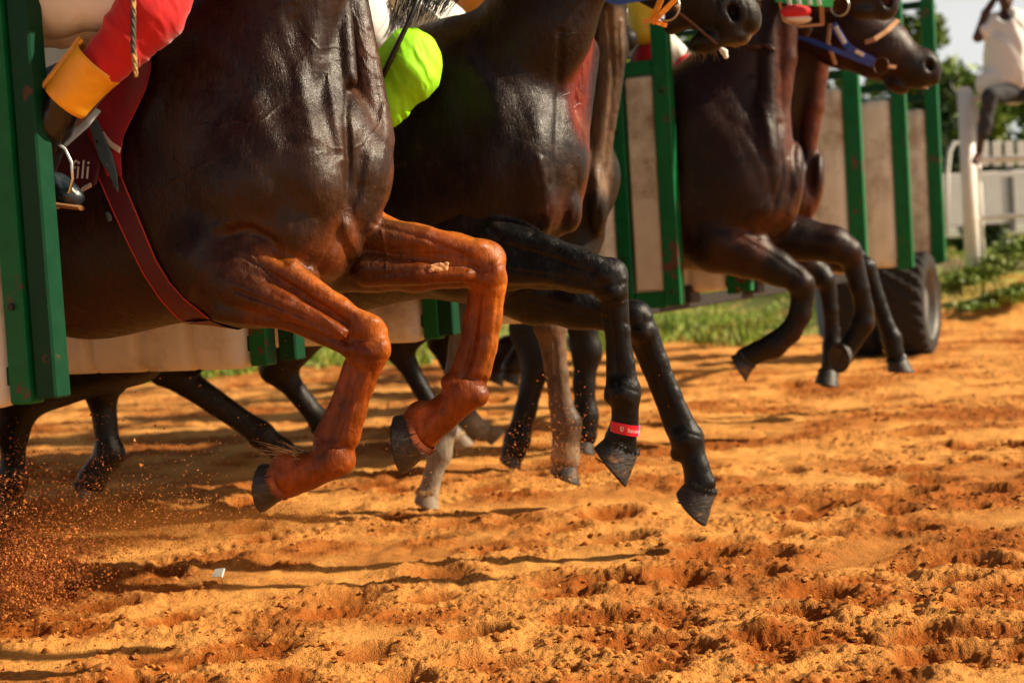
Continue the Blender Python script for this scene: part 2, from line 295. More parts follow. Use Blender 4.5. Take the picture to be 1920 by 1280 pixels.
MT = {
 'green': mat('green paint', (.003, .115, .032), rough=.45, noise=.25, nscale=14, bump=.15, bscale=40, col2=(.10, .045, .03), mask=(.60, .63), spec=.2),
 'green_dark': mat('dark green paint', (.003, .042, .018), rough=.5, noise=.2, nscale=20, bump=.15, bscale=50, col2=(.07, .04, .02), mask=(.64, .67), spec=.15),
 'pad': mat('beige vinyl padding', (.66, .64, .55), rough=.5, noise=.12, nscale=5, bump=.35, bscale=26, bdist=.006, col2=(.28, .2, .12), mask=(.5, .68)),
 'panel': mat('beige door padding', (.64, .60, .49), rough=.6, noise=.14, nscale=6, bump=.3, bscale=20, bdist=.005, col2=(.26, .18, .1), mask=(.5, .68)),
 'black': mat('dark steel', (.012, .011, .01), rough=.6, noise=.3, bump=.2),
 'rubber': mat('dusty tyre rubber', (.012, .010, .009), rough=.85, noise=.4, nscale=18, bump=.4, bscale=60, col2=(.05, .028, .014), mask=(.58, .78)),
 'rim': mat('grey wheel rim', (.14, .14, .13), rough=.5, noise=.2),
 'hoof': mat('hoof horn', (.032, .028, .024), rough=.5, noise=.75, nscale=34, bump=.8, bscale=60, bdist=.004, col2=(.20, .09, .035), mask=(.56, .66), stretch=(1, 1, 2)),
 'sole': mat('hoof sole', (.04, .03, .022), rough=.75, noise=.4, nscale=40, bump=.8, bscale=40, bdist=.006, col2=(.22, .1, .03), mask=(.62, .72)),
 'steel': mat('bright steel', (.62, .6, .55), rough=.28, metal=1, noise=.1, bump=0),
 'white_paint': mat('white paint', (.78, .77, .74), rough=.5, noise=.08, bump=.15, col2=(.5, .47, .42), mask=(.62, .74)),
 'redcloth': mat('red stretch cloth', (.48, .004, .007), rough=.8, noise=.12, nscale=30, bump=.4, bscale=320, bdist=.0012, sheen=.25),
 'saddlecloth': mat('crimson saddle cloth', (.33, .006, .018), rough=.85, noise=.2, nscale=10, bump=.4, bscale=260, bdist=.0015, sheen=.2),
 'maroon': mat('maroon girth webbing', (.075, .003, .012), rough=.6, noise=.2, nscale=30, bump=.35, bscale=220, bdist=.001),
 'orangeedge': mat('orange red edging', (.42, .03, .01), rough=.6, bump=0),
 'billet': mat('blue grey leather', (.06, .10, .12), rough=.5, noise=.25, nscale=40, bump=.3, bscale=180),
 'yellow': mat('yellow leather', (.85, .40, .015), rough=.45, noise=.1, nscale=14, bump=.25, bscale=260, bdist=.001, col2=(.72, .27, .01), mask=(.48, .72)),
 'breech': mat('white breeches', (.74, .73, .70), rough=.85, noise=.07, nscale=6, bump=.5, bscale=24, bdist=.006),
 'boot': mat('black boot leather', (.008, .007, .007), rough=.28, bump=.4, bscale=30, bdist=.004),
 'shoe': mat('blue black shoe', (.012, .02, .026), rough=.35, bump=.6, bscale=60, bdist=.003),
 'sole_tan': mat('tan rubber sole', (.22, .10, .04), rough=.7),
 'neon': mat('neon green stretch cloth', (.33, .88, .008), rough=.7, noise=.06, nscale=30, bump=.3, bscale=300, bdist=.001),
 'whitetrim': mat('off white trim', (.6, .48, .4), rough=.8),
 'skin': mat('dark brown skin', (.07, .028, .017), rough=.5, noise=.1, bump=.15, spec=.4),
 'tee': mat('pale grey t-shirt', (.76, .76, .74), rough=.9, noise=.05, nscale=5, bump=.5, bscale=9, bdist=.02),
 'shorts': mat('charcoal jeans', (.03, .032, .038), rough=.85, noise=.3, nscale=14, bump=.4, bscale=30, bdist=.005),
 'denim': mat('blue denim', (.06, .13, .26), rough=.85, noise=.2),
 'yellowsilk': mat('yellow racing silk', (.85, .55, .02), rough=.5), 'redsilk': mat('red racing silk', (.7, .03, .02), rough=.5),
 'bluestrap': mat('blue nylon strap', (.02, .07, .42), rough=.5, noise=.2), 'greenstrap': mat('green bridle tape', (.02, .42, .10), rough=.5), 'orange': mat('orange bridle tape', (.9, .28, .01), rough=.5, noise=.15, nscale=40),
 'brownleather': mat('brown leather', (.07, .022, .012), rough=.45, bump=.3), 'tanstrap': mat('tan leather strap', (.42, .22, .10), rough=.6), 'padred': mat('red fleece pad', (.6, .02, .03), rough=.8), 'white': mat('white cloth', (.75, .72, .68), rough=.8),
 'hair': mat('black horse hair', (.008, .006, .005), rough=.35, bump=.5, bscale=200, stretch=(1, 1, .1)),
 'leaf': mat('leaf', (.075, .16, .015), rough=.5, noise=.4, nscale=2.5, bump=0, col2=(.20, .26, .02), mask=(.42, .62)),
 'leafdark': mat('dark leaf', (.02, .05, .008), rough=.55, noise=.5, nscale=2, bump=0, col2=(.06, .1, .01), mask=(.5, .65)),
 'bark': mat('bark', (.10, .07, .045), rough=.9, bump=.6, bscale=20),
 'grassb': mat('grass blade', (.16, .26, .015), rough=.55, noise=.4, nscale=3, bump=0, col2=(.38, .30, .05), mask=(.5, .62)),
 'grass_ground': mat('grass ground', (.20, .23, .03), rough=.9, noise=.4, nscale=3, bump=.8, bscale=20, bdist=.03, col2=(.42, .27, .07), mask=(.5, .6)),
 'red': mat('red silicone', (.75, .01, .03), rough=.4, bump=0), 'blue': mat('pale blue silicone', (.12, .25, .75), rough=.4, bump=0), 'pinkwhite': mat('pale print', (.85, .6, .58), rough=.5, bump=0),
 'paper': mat('white litter', (.7, .75, .72), rough=.6, bump=.2),
 'grain': mat('flying sand grain', (.55, .19, .03), rough=.8, noise=.5, nscale=30, bump=0, col2=(.26, .06, .008), mask=(.42, .55)),
 'foam': mat('saliva foam', (.8, .78, .7), rough=.3, bump=.5), 'nostril': mat('nostril lining', (.02, .005, .004), rough=.5), 'mouth': mat('pink gum', (.5, .12, .07), rough=.35), 'eye': mat('dark eye', (.01, .006, .004), rough=.08, bump=0),
}
# ------------------------------------------------------------------ horses
TD = np.array([.902, -.432, 0]); ND = np.array([-.432, -.902, 0]); ZD = np.array([0, 0, 1.]); YAW = math.atan2(-.432, .902)
AX = np.array([TD, ND, ZD])
def rot_axes(pitch=0, roll=0):
    """body axes tilted nose-up by pitch"""
    c, s = math.cos(pitch), math.sin(pitch); t = TD * c + ZD * s; z = -TD * s + ZD * c
    c, s = math.cos(roll), math.sin(roll); n = ND * c + z * s; z2 = -ND * s + z * c
    return np.array([t, n, z2])
def pr(px, py, d, rp): return (P(px, py, d), rp * d / F)
def trunk(S, L, fore=True, neck=None, fine=1.0, top=True):
    fl = (ND, .84)
    S.cap(L(-.45, 0, 1.22), L(-.85, 0, 1.215), .345, .35, .05, (ND, .78))
    S.cap(L(-.85, 0, 1.215), L(-1.25, 0, 1.28), .35, .28, .1, fl)
    S.ell(L(-.28, 0, 1.16), AX, (.26, .20, .31), .08)
    S.cap(L(-.30, 0, 1.56), L(-.8, 0, 1.47), .15, .12, .14)
    S.cap(L(-.12, 0, 1.30), L(-.35, 0, 1.52), .20, .17, .1, (ND, .85))
    for s in (1, -1):
        S.ell(L(-.25, .12 * s, 1.2), rot_axes(R(-22)), (.19, .10, .33), .06)
        S.ell(L(-1.58, .11 * s, 1.17), rot_axes(R(20)), (.24, .15, .27), .08)
    S.ell(L(-1.42, 0, 1.3), AX, (.33, .24, .24), .1)
def hindleg(S, pts, f=1.0):
    """pts: stifle, hock, fetlock, coronet (world) -> gaskin, cannon, pastern"""
    st, hk, fe, co = [np.asarray(p, float) for p in pts]
    S.cap(st, st + (hk - st) * .8, .115 * f, .055 * f, .06); S.cap(st + (hk - st) * .55, hk, .07 * f, .048 * f, .04)
    S.cap(hk, hk + (fe - hk) * .2, .052 * f, .036 * f, .03); S.cap(hk + (fe - hk) * .1, fe, .034 * f, .029 * f, .02); S.ell(fe, AX, np.array((.043, .036, .043)) * f, .02); S.cap(fe, co, .03 * f, .038 * f, .02)
def hoof(name, C0, ax, toe, size, parent, m='hoof', length=1.0, label=None, hair='hair'):
    """horn capsule: C0 coronet centre, ax towards the sole, toe direction"""
    ax = np.asarray(ax, float); ax /= np.linalg.norm(ax); toe = np.asarray(toe, float); toe = toe - ax * (toe @ ax); toe /= np.linalg.norm(toe); sd_ = np.cross(ax, toe)
    b = MB(); n = 28; H = size * 1.25 * length; V = []; rings = [(-.14, .74), (0, .86), (.08, .92), (.3, .97), (.6, 1.03), (.9, 1.08), (1.0, 1.09), (1.015, 1.03)]
    for u, k in rings:
        for j in range(n):
            q = 2 * math.pi * j / n; c, s_ = math.cos(q), math.sin(q)
            heel = max(0, -c); a = size * k * c * (1.0 if c > 0 else .86); w_ = size * k * .90 * s_ * (1 - .18 * heel)
            hh = H * u * (1 - .44 * (.5 - .5 * c) * (u > .1)) - size * .10 * math.cos(2 * q) * (u < .2)
            wob = 1 + .012 * math.sin(u * 38) * (u > .1) + .012 * math.sin(j * 2.3 + u * 5) * (u > .5)
            V.append(C0 + toe * (a * wob + size * .19 * u * (c * .5 + .5)) + sd_ * w_ * wob + ax * hh)
    Fs = [(i * n + j, i * n + (j + 1) % n, (i + 1) * n + (j + 1) % n, (i + 1) * n + j) for i in range(len(rings) - 1) for j in range(n)]
    b.add(V, Fs + [tuple(range(n))])
    h = b.build(name, MT[m], parent, smooth=True)
    if label: h['label'] = label
    # short hair falling over the coronet
    hb = MB(); rh = random.Random(int(size * 1e5) + len(name))
    for i in range(300):
        q = rh.uniform(0, 6.283); c, s_ = math.cos(q), math.sin(q); p = C0 + toe * size * .80 * c * (1 if c > 0 else .86) + sd_ * size * .72 * s_ - ax * size * (.10 * math.cos(2 * q) + .22); o_ = (toe * c + sd_ * s_)
        hb.tube([p - ax * .006, p + o_ * .006 + ax * .004, p + o_ * rh.uniform(.007, .011) + ax * rh.uniform(.008, .019)], [.0016, .0012, .0003], 3)
    if length > 0 and parent is not None: hb.build('coronet_hair', MT[hair], parent)['kind'] = 'stuff'
    # sole with frog
    s = MB(); last = np.array(V[-n:]); cen = last.mean(0); ins = cen + (last - cen) * .86 - ax * size * .10; deep = cen - ax * size * .16
    VV = list(last) + list(ins) + [deep]; Fq = [(j, (j + 1) % n, n + (j + 1) % n, n + j) for j in range(n)] + [(n + j, n + (j + 1) % n, 2 * n) for j in range(n)]
    s.add(VV, Fq); a0 = cen - toe * size * .75 - ax * size * .02; a1 = cen + toe * size * .35 - ax * size * .1
    s.add([a0 + sd_ * size * .42, a0 - sd_ * size * .42, a1, a0 + sd_ * size * .2 + ax * size * .06, a0 - sd_ * size * .2 + ax * size * .06, a1 + ax * size * .04], [(0, 3, 5, 2), (3, 4, 5), (4, 1, 2, 5), (0, 1, 4, 3)])
    s.build('sole', MT['sole'], h, smooth=False)
    return h
def paint(V, base, spots):
    """coat colour: soft patches of coat pattern and of painted light and shade; spot = (polyline/points, radius, soft, colour)"""
    c = np.tile(np.array(base, float), (len(V), 1))
    for pts, r, soft, col in spots:
        pts = [np.asarray(p, float) for p in pts]; 
        if len(pts) == 1: pts = pts * 2
        d = sdist(V, pts); w_ = np.clip((r + soft - d) / soft, 0, 1); w_ = (w_ * w_ * (3 - 2 * w_))[:, None]; c = c * (1 - w_) + np.array(col) * w_
    return c
def finish_body(S, vox, root, base, spots, m, veins=None, relax=3, wr=.0012, fine=False):
    V, Q = S.mesh(vox, relax)
    if fine: V, Q = subdiv(V, Q)
    N = vnormals(V, Q); loc = V @ np.array([TD, ND, ZD]).T
    d = (fbm(loc[:, 0] * 22, loc[:, 2] * 16, 3, 4) - .5) * wr * 2.2 + (fbm(loc[:, 0] * 60 + loc[:, 2] * 25, loc[:, 2] * 30, 8, 3) - .5) * wr
    if veins:
        px, py = project(V)
        facing = ((CAM - V) * N).sum(1) > 0
        for pts, wpx, h in veins:
            A = np.array(pts, float); dd = np.full(len(V), 1e9)
            for a, b in zip(A[:-1], A[1:]):
                ba = b - a; t = np.clip(((px - a[0]) * ba[0] + (py - a[1]) * ba[1]) / (ba @ ba), 0, 1); dd = np.minimum(dd, np.hypot(px - a[0] - t * ba[0], py - a[1] - t * ba[1]))
            d += np.where(facing, h * (.62 if h < -.002 else 1) * np.exp(-(dd / wpx) ** 2), 0)
    V = V + N * d[:, None]
    me = mesh_np(V, Q); setcol(me, paint(V, base, spots)); o = link('body', me, m, root)
    return o, V, Q
def project(V):
    q = V - CAM; z = q @ F0; ax = q @ X0 / z * F; ay = -(q @ U0) / z * F; c, s = math.cos(-ROLL), math.sin(-ROLL)
    return ax * c - ay * s + 960, ax * s + ay * c + 640
def headgear_generic(S, poll, muz):
    """plain head far above the frame: skull, cheeks, muzzle, ears"""
    ax = muz - poll; L_ = np.linalg.norm(ax); ax = ax / L_
    up = np.cross(ax, ND); up /= np.linalg.norm(up)
    if up[2] < 0: up = -up
    S.cap(poll, poll + ax * L_ * .45, .10, .085, .05, (ND, .8)); S.cap(poll + ax * L_ * .4, muz, .08, .052, .04, (ND, .85)); S.ell(poll + ax * .16 - up * .07, AX, (.11, .075, .11), .04)
    S.ell(muz - ax * .02 - up * .02, AX, (.06, .05, .055), .02)
    for s in (1, -1): S.cap(poll + up * .07 + ND * .05 * s, poll + up * .2 + ND * .065 * s, .03, .008, .015)
def tail(L, root, foot=.55):
    b = MB(); b.tube([L(-1.72, 0, 1.38), L(-1.9, 0, 1.3), L(-2.05, 0, 1.05), L(-2.12, 0, foot)], [.03, .05, .07, .02], 12); b.build('tail', MT['hair'], root, smooth=True)

# ---- nearest horse
O1 = np.array([P(650, 300, 4.12)[0], P(650, 300, 4.12)[1], 0])
def L1(x, y, z): return O1 + TD * x + ND * y + ZD * z
h1 = empty('horse', O1, 'brown horse with orange tan forelegs bounding nearest the camera, maroon girth round its belly', 'horse')
S = Sculpt(YAW); trunk(S, L1)
# neck, head above the frame
S.cap(L1(-.32, 0, 1.38), L1(-.16, 0, 1.75), .25, .175, .1, (ND, .8)); S.cap(L1(-.16, 0, 1.75), L1(.10, 0, 2.12), .165, .11, .06, (ND, .7))
headgear_generic(S, L1(.10, 0, 2.2), L1(.58, 0, 1.98))
d0 = 4.02
# shoulder blade, point of shoulder, breast muscles
def E(px, py, d, rx, ry, rz, rot=0, k=.03):
    """ellipsoid drawn as seen: half sizes in pixels across, up and in depth, turned by rot degrees"""
    c, s = math.cos(R(rot)), math.sin(R(rot)); a = rxv * c + uxv * s; b = -rxv * s + uxv * c; q = d / F
    S.ell(P(px, py, d), np.array([a, b, F0]), (rx * q, ry * q, rz * q), k)
rxv, uxv = rx, ux
E(445, 250, 4.20, 175, 250, 150, 12, .05)
E(500, 330, 4.10, 130, 150, 120, -30, .04)
E(590, 330, 4.09, 62, 140, 110, 8, .05)      # near breast muscle
E(606, 352, 4.03, 40, 52, 55, 0, .035)
E(560, 440, 4.10, 70, 75, 100, 20, .04)
E(690, 330, 4.17, 47, 92, 95, -8, .018)       # far breast muscle
E(676, 390, 4.14, 36, 60, 70, -14, .02)
E(606, 465, 4.14, 55, 62, 90, 30, .03)
E(640, 400, 4.12, 28, 90, 70, 20, .015)
S.cap(P(610, -60, 4.34), P(665, 300, 4.22), .085, .08, .03); S.cap(P(665, 300, 4.2), P(640, 430, 4.2), .07, .07, .03)
S.cap(*[P(618, -60, 4.2), P(612, 260, 4.06)], .05, .04, .025)       # neck cords
S.cap(*[P(650, -60, 4.24), P(708, 260, 4.17)], .042, .045, .02)
S.cap(*[P(640, -60, 4.16), P(655, 150, 4.10)], .02, .022, .012)
S.cap(P(600, -60, 4.12), P(560, 250, 4.02), .05, .03, .025)
S.cap(P(650, 190, 4.02), P(656, 370, 4.02), .006, .009, .012, op=-1)
# near foreleg
fl = (ND, .8)
S.chain([pr(415, 480, 4.12, 90), pr(470, 522, 4.08, 74), pr(550, 560, 4.03, 55)], .05)
S.chain([pr(550, 560, 4.03, 54), pr(620, 595, 3.99, 43), pr(668, 622, 3.97, 37)], .03, fl)
S.chain([pr(440, 462, 4.06, 42), pr(540, 512, 3.99, 26), pr(640, 575, 3.945, 17), pr(690, 606, 3.935, 14)], .007)
S.chain([pr(440, 530, 4.02, 40), pr(540, 575, 3.95, 24), pr(640, 625, 3.925, 14)], .007)
S.chain([pr(430, 580, 4.04, 26), pr(540, 602, 3.98, 17), pr(650, 655, 3.95, 12)], .010)
E(690, 622, 3.96, 40, 34, 34, -30, .02); E(700, 660, 3.95, 33, 28, 32, 0, .012); E(672, 655, 3.97, 30, 26, 32, 0, .015); E(716, 648, 3.94, 16, 20, 20, 0, .01); E(700, 605, 3.94, 16, 13, 18, 0, .01)
S.chain([pr(690, 680, 3.96, 31), pr(676, 722, 3.97, 25), pr(662, 770, 3.98, 25), pr(650, 816, 3.99, 28)], .015, fl)
S.chain([pr(662, 690, 3.98, 22), pr(646, 722, 3.985, 15), pr(627, 770, 3.99, 15), pr(606, 820, 4.0, 22)], .004, fl)
E(628, 852, 4.0, 37, 33, 30, -15, .015); E(645, 866, 4.0, 22, 24, 25, 0, .01); E(606, 838, 4.0, 18, 16, 24, 0, .012)
S.chain([pr(618, 868, 4.0, 33), pr(575, 884, 4.02, 33), pr(537, 893, 4.03, 41)], .015, fl)
E(541, 862, 4.03, 24, 20, 30, -20, .012)
# far foreleg
S.chain([pr(640, 470, 4.30, 80), pr(700, 474, 4.27, 70), pr(780, 484, 4.23, 60), pr(850, 488, 4.20, 48), pr(890, 492, 4.19, 44)], .03, (ND, .8))
S.chain([pr(700, 440, 4.2, 34), pr(800, 452, 4.17, 26), pr(885, 470, 4.15, 18)], .010)
S.chain([pr(690, 505, 4.2, 34), pr(790, 512, 4.16, 22), pr(875, 515, 4.14, 14)], .010)
E(912, 486, 4.18, 38, 36, 34, 0, .02); E(920, 522, 4.17, 32, 32, 32, 0, .012); E(898, 520, 4.18, 28, 26, 30, 0, .012); E(930, 505, 4.15, 17, 24, 20, 0, .01); E(900, 465, 4.15, 18, 14, 16, 0, .01)
S.chain([pr(918, 545, 4.18, 31), pr(917, 598, 4.19, 24), pr(908, 648, 4.2, 24), pr(896, 694, 4.21, 27)], .015, fl)
S.chain([pr(900, 550, 4.2, 24), pr(886, 598, 4.20, 17), pr(876, 648, 4.20, 15), pr(860, 700, 4.21, 18)], .004, fl)
E(873, 728, 4.22, 42, 34, 31, -20, .015); E(895, 742, 4.21, 22, 22, 25, 0, .01); E(846, 716, 4.22, 20, 16, 24, 0, .012)
S.chain([pr(862, 748, 4.22, 34), pr(822, 782, 4.24, 32), pr(792, 800, 4.25, 44)], .015, fl)
E(790, 768, 4.25, 24, 18, 32, 0, .012)
# hind legs, gathered out of the picture on the left
for s, st, hk, fe, co in ((1, (-1.42, .95), (-1.85, .62), (-2.05, .28), (-2.15, .14)), (-1, (-1.35, .95), (-1.7, .58), (-1.8, .22), (-1.88, .09))):
    hindleg(S, [L1(st[0], .15 * s, st[1]), L1(hk[0], .14 * s, hk[1]), L1(fe[0], .14 * s, fe[1]), L1(co[0], .14 * s, co[1])])
MT['coat1'] = coat_mat('chestnut brown coat', .36, .30, .3); MT['coat2'] = coat_mat('dark bay coat', .38, .26, .3); MT['coat3'] = coat_mat('smoky dark coat', .42, .24, .2); MT['coat4'] = coat_mat('deep bay coat', .37, .28, .2)
LEG = (.215, .044, .0035); MT['tanhair'] = mat('orange tan hair', LEG, rough=.6, bump=0); 
leg1 = [P(500, 520, 4.05), P(600, 580, 4.0), P(700, 640, 3.96), P(640, 850, 4.0), P(540, 890, 4.03)]
leg1b = [P(740, 470, 4.25), P(850, 480, 4.2), P(920, 520, 4.18), P(875, 730, 4.22), P(790, 810, 4.25)]
V1 = []
rv = random.Random(4)
def veintree(x, y, ang, n, step, w_, h):
    pts = [(x, y)]
    for i in range(n):
        ang += rv.uniform(-.55, .55); x += math.cos(ang) * step; y += math.sin(ang) * step; pts.append((x, y))
        if rv.random() < .22 and n > 4: veintree(x, y, ang + rv.choice((-1, 1)) * .8, n // 2, step, w_ * .8, h * .8)
    V1.append((pts, w_, h))
for x, y, a, n in ((520, 200, 2.7, 8), (570, 250, .8, 5), (450, 340, 2.3, 7), (560, 40, 1.4, 8), (680, 110, 1.5, 9), (715, 220, 1.9, 6), (660, 20, 1.5, 8), (400, 300, 2.4, 6)):
    veintree(x, y, a, n, 16, 2.6, .0012)
V1 += [([(655, 150), (650, 220), (655, 300), (652, 380), (628, 465), (598, 505)], 7, -.011), ([(694, 60), (700, 130), (712, 200)], 6, -.004), ([(560, 40), (598, 190), (630, 290)], 11, -.006), ([(610, 120), (628, 230), (640, 300)], 9, .006), ([(520, 20), (560, 150), (590, 260)], 12, .004),
  ([(646, 396), (618, 457), (580, 500)], 6, -.006), ([(560, 400), (545, 450), (510, 480)], 10, -.005), ([(590, 420), (575, 460), (550, 490)], 9, .004), ([(430, 440), (470, 428), (512, 455), (530, 490)], 9, -.011), ([(410, 425), (450, 410), (500, 425)], 10, .005), ([(338, 470), (368, 512), (352, 556)], 13, .005), ([(385, 470), (400, 540), (390, 590)], 12, -.004),
  ([(330, 90), (420, 190), (480, 290)], 26, -.007), ([(400, 30), (500, 150), (545, 260)], 22, -.006), ([(370, 60), (460, 170), (515, 280)], 22, .005), ([(500, 330), (560, 370), (600, 420)], 14, -.004), ([(680, 300), (672, 360), (650, 410)], 8, -.005), ([(720, 200), (722, 280), (712, 350)], 8, .004),
  ([(455, 480), (560, 545), (650, 606)], 5, -.007), ([(440, 545), (560, 590), (655, 642)], 5, -.006), ([(470, 520), (570, 572), (650, 622)], 5, .003), ([(670, 692), (650, 770), (630, 826)], 4, -.006), ([(700, 690), (686, 760), (660, 830)], 4, -.002), ([(655, 632), (690, 640), (728, 630)], 6, -.004), ([(652, 664), (690, 676), (722, 674)], 5, -.004), ([(600, 850), (622, 836), (650, 838)], 5, -.004), ([(590, 880), (610, 888), (640, 880)], 5, .002), ([(560, 880), (540, 905), (530, 925)], 4, -.002),
  ([(700, 420), (800, 448), (880, 484)], 5, -.006), ([(690, 520), (790, 505), (872, 506)], 5, -.006), ([(720, 470), (800, 478), (870, 490)], 6, .003), ([(901, 555), (886, 650), (870, 706)], 4, -.006), ([(934, 560), (926, 650), (908, 706)], 4, -.002), ([(878, 498), (912, 508), (946, 496)], 6, -.004), ([(882, 532), (915, 542), (946, 534)], 5, -.004), ([(842, 722), (872, 706), (905, 712)], 5, -.004), ([(800, 770), (790, 810), (792, 850)], 4, -.002),
  ([(470, 480), (520, 540), (600, 590), (655, 640)], 3, .0022), ([(500, 600), (560, 600), (640, 640)], 3, .002), ([(715, 430), (725, 480), (722, 530)], 2.5, .002), ([(650, 520), (740, 470), (840, 470), (900, 500)], 3, .0015), ([(690, 700), (660, 770), (650, 830)], 2.5, .0015), ([(905, 560), (900, 640), (885, 700)], 3, .0015)]
for a, b, c_, e_ in ((430, 470, 505, 620), (450, 500, 530, 640), (440, 545, 560, 655)): V1.append(([(a, b), (c_, (b + e_) / 2 - 12), (e_ + 20, 560 + (b - 470))], 6, -.002))
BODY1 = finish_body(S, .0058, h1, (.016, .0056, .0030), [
  ([L1(-.5, .1, 1.0), L1(-1.6, .1, 1.0)], .3, .2, (.016, .0036, .002)),
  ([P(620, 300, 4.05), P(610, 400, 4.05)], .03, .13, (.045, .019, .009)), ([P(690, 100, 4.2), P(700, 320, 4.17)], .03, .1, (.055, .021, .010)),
  (leg1[:2], .06, .14, (.06, .016, .004)), (leg1b[:2], .07, .12, (.10, .026, .004)),
  (leg1[1:], .03, .16, LEG), (leg1b[1:], .03, .16, LEG),
  ([P(500, 470, 4.0), P(600, 530, 3.97), P(690, 585, 3.94), P(732, 650, 3.94)], .008, .04, (.36, .095, .010)), ([P(720, 405, 4.24), P(800, 424, 4.2), P(890, 445, 4.16), P(948, 500, 4.16), P(942, 560, 4.17), P(925, 690, 4.2)], .008, .045, (.36, .095, .010)),  # sunlit upper edges of both forelegs, painted into the coat colour
  ([P(660, 655, 3.93), P(690, 668, 3.92)], .01, .03, (.12, .022, .003)), ([P(650, 730, 3.95), P(622, 820, 3.97)], .004, .025, (.13, .026, .003)), ([P(880, 620, 4.18), P(868, 700, 4.19)], .004, .025, (.14, .03, .003)), ([P(600, 850, 3.97)], .01, .03, (.12, .024, .003)), ([P(480, 580, 4.0), P(620, 640, 3.95)], .01, .05, (.10, .022, .004)), ([P(690, 530, 4.2), P(850, 530, 4.17)], .01, .05, (.11, .024, .004)), ([P(640, 440, 4.05), P(600, 490, 4.05)], .02, .07, (.12, .032, .008)), ([P(712, 330, 4.15), P(696, 400, 4.15)], .01, .05, (.12, .036, .010)), ([P(560, 470, 4.05), P(480, 440, 4.02)], .02, .08, (.05, .016, .006)), ([P(535, 862, 4.03)], .008, .022, (.42, .24, .11)), ([P(780, 770, 4.24)], .006, .02, (.36, .17, .06))], MT['coat1'], V1, fine=True)  # darker lower forearms; breast patches mix orange-brown coat and painted highlight
hoof('hoof', P(521, 900, 4.03), P(482, 910, 4.05) - P(521, 900, 4.03), P(490, 950, 4.03) - P(505, 860, 4.03), .054, h1, length=.9, hair='tanhair')
hoof('hoof', P(783, 812, 4.25), P(735, 830, 4.27) - P(783, 812, 4.25), P(748, 875, 4.25) - P(742, 760, 4.25), .070, h1, length=.85, hair='tanhair')
for s, x, z in ((1, -2.17, .11), (-1, -1.9, .06)): hoof('hoof', L1(x, .14 * s, z), (0, 0, -1), TD, .055, h1)
tail(L1, h1)
# feathered hairs at the fetlock
b = MB()
for i in range(26):
    a = P(556 + rv.uniform(-14, 14), 852 + rv.uniform(-7, 8), 4.0 + rv.uniform(-.01, .02)); e = a + P(500 + rv.uniform(-20, 30), 838 + rv.uniform(-10, 14), 4.0) - P(556, 852, 4.0)
    b.tube([a, (a + e) / 2 + np.array([0, 0, rv.uniform(-.004, .004)]), e], [.0008, .0006, .0002], 4)
MT['palehair'] = mat('pale fetlock hair', (.5, .3, .12), bump=0); b.build('fetlock_hair', MT['palehair'], h1)
b = MB(); Sx = Sculpt(YAW)
for i in range(16): Sx.ell(P(822 + rv.uniform(-16, 16), 500 + rv.uniform(-6, 6) + (i % 3), 4.133 + rv.uniform(-.003, .003)), AX, np.array([1, .6, .7]) * rv.uniform(.005, .011), .005)
V, Q = Sx.mesh(.0022, 1); MT['mud'] = mat('dried sand', (.62, .32, .13), rough=.9, noise=.4, nscale=90, bump=.8, bscale=200); link('dried_sand_splash', mesh_np(V, Q), MT['mud'], h1)
# ---- second horse, near-black legs
def frame_of(px, py, d):
    q = P(px, py, d); O = np.array([q[0], q[1], 0]); return O, (lambda x, y, z: O + TD * x + ND * y + ZD * z)
O2, L2 = frame_of(1046, 300, 5.12)
h2 = empty('horse', O2, 'dark bay horse with black legs, second from the camera, red band on its pastern', 'horse')
S = Sculpt(YAW); trunk(S, L2)
S.cap(L2(-.32, 0, 1.40), L2(-.05, 0, 1.72), .25, .175, .1, (ND, .8)); S.cap(L2(-.05, 0, 1.72), L2(.24, 0, 2.10), .175, .12, .06, (ND, .7))
headgear_generic(S, L2(.24, 0, 2.2), L2(.72, 0, 1.98))
E(870, 240, 5.26, 150, 200, 130, 20, .12); E(950, 300, 5.16, 110, 150, 110, -20, .08)
E(1003, 310, 5.09, 48, 120, 85, 6, .05); E(1020, 375, 5.06, 30, 55, 50, 12, .03)
E(1070, 320, 5.20, 33, 88, 70, -6, .02); E(1066, 385, 5.16, 24, 48, 50, 8, .014); E(1000, 400, 5.12, 50, 45, 80, 25, .03)
S.cap(P(1072, -40, 5.2), P(1040, 250, 5.1), .06, .045, .02); S.cap(P(1105, -60, 5.24), P(1072, 240, 5.18), .05, .03, .014); S.cap(P(1085, 100, 5.3), P(1060, 330, 5.2), .07, .06, .03)
S.cap(P(1045, 120, 5.32), P(1045, 400, 5.2), .09, .07, .03)
# near foreleg (banded)
S.chain([pr(890, 455, 5.12, 80), pr(950, 480, 5.05, 62), pr(1020, 492, 4.99, 47), pr(1080, 505, 4.95, 40), pr(1125, 518, 4.92, 36)], .03, (ND, .8))
S.chain([pr(930, 440, 5.02, 34), pr(1030, 462, 4.95, 20), pr(1120, 492, 4.90, 14)], .01); S.chain([pr(930, 505, 5.0, 30), pr(1030, 515, 4.94, 18), pr(1110, 535, 4.9, 12)], .01)
E(1146, 516, 4.92, 33, 34, 30, 0, .015); E(1152, 548, 4.91, 27, 26, 28, 0, .012); E(1164, 530, 4.90, 14, 22, 16, 0, .01); E(1130, 545, 4.92, 18, 20, 22, 0, .01)
S.chain([pr(1153, 570, 4.92, 27), pr(1162, 620, 4.92, 20), pr(1170, 680, 4.92, 20), pr(1176, 720, 4.92, 22)], .012, fl)
S.chain([pr(1138, 580, 4.93, 16), pr(1148, 630, 4.93, 13), pr(1150, 690, 4.93, 14), pr(1150, 730, 4.93, 16)], .006, fl)
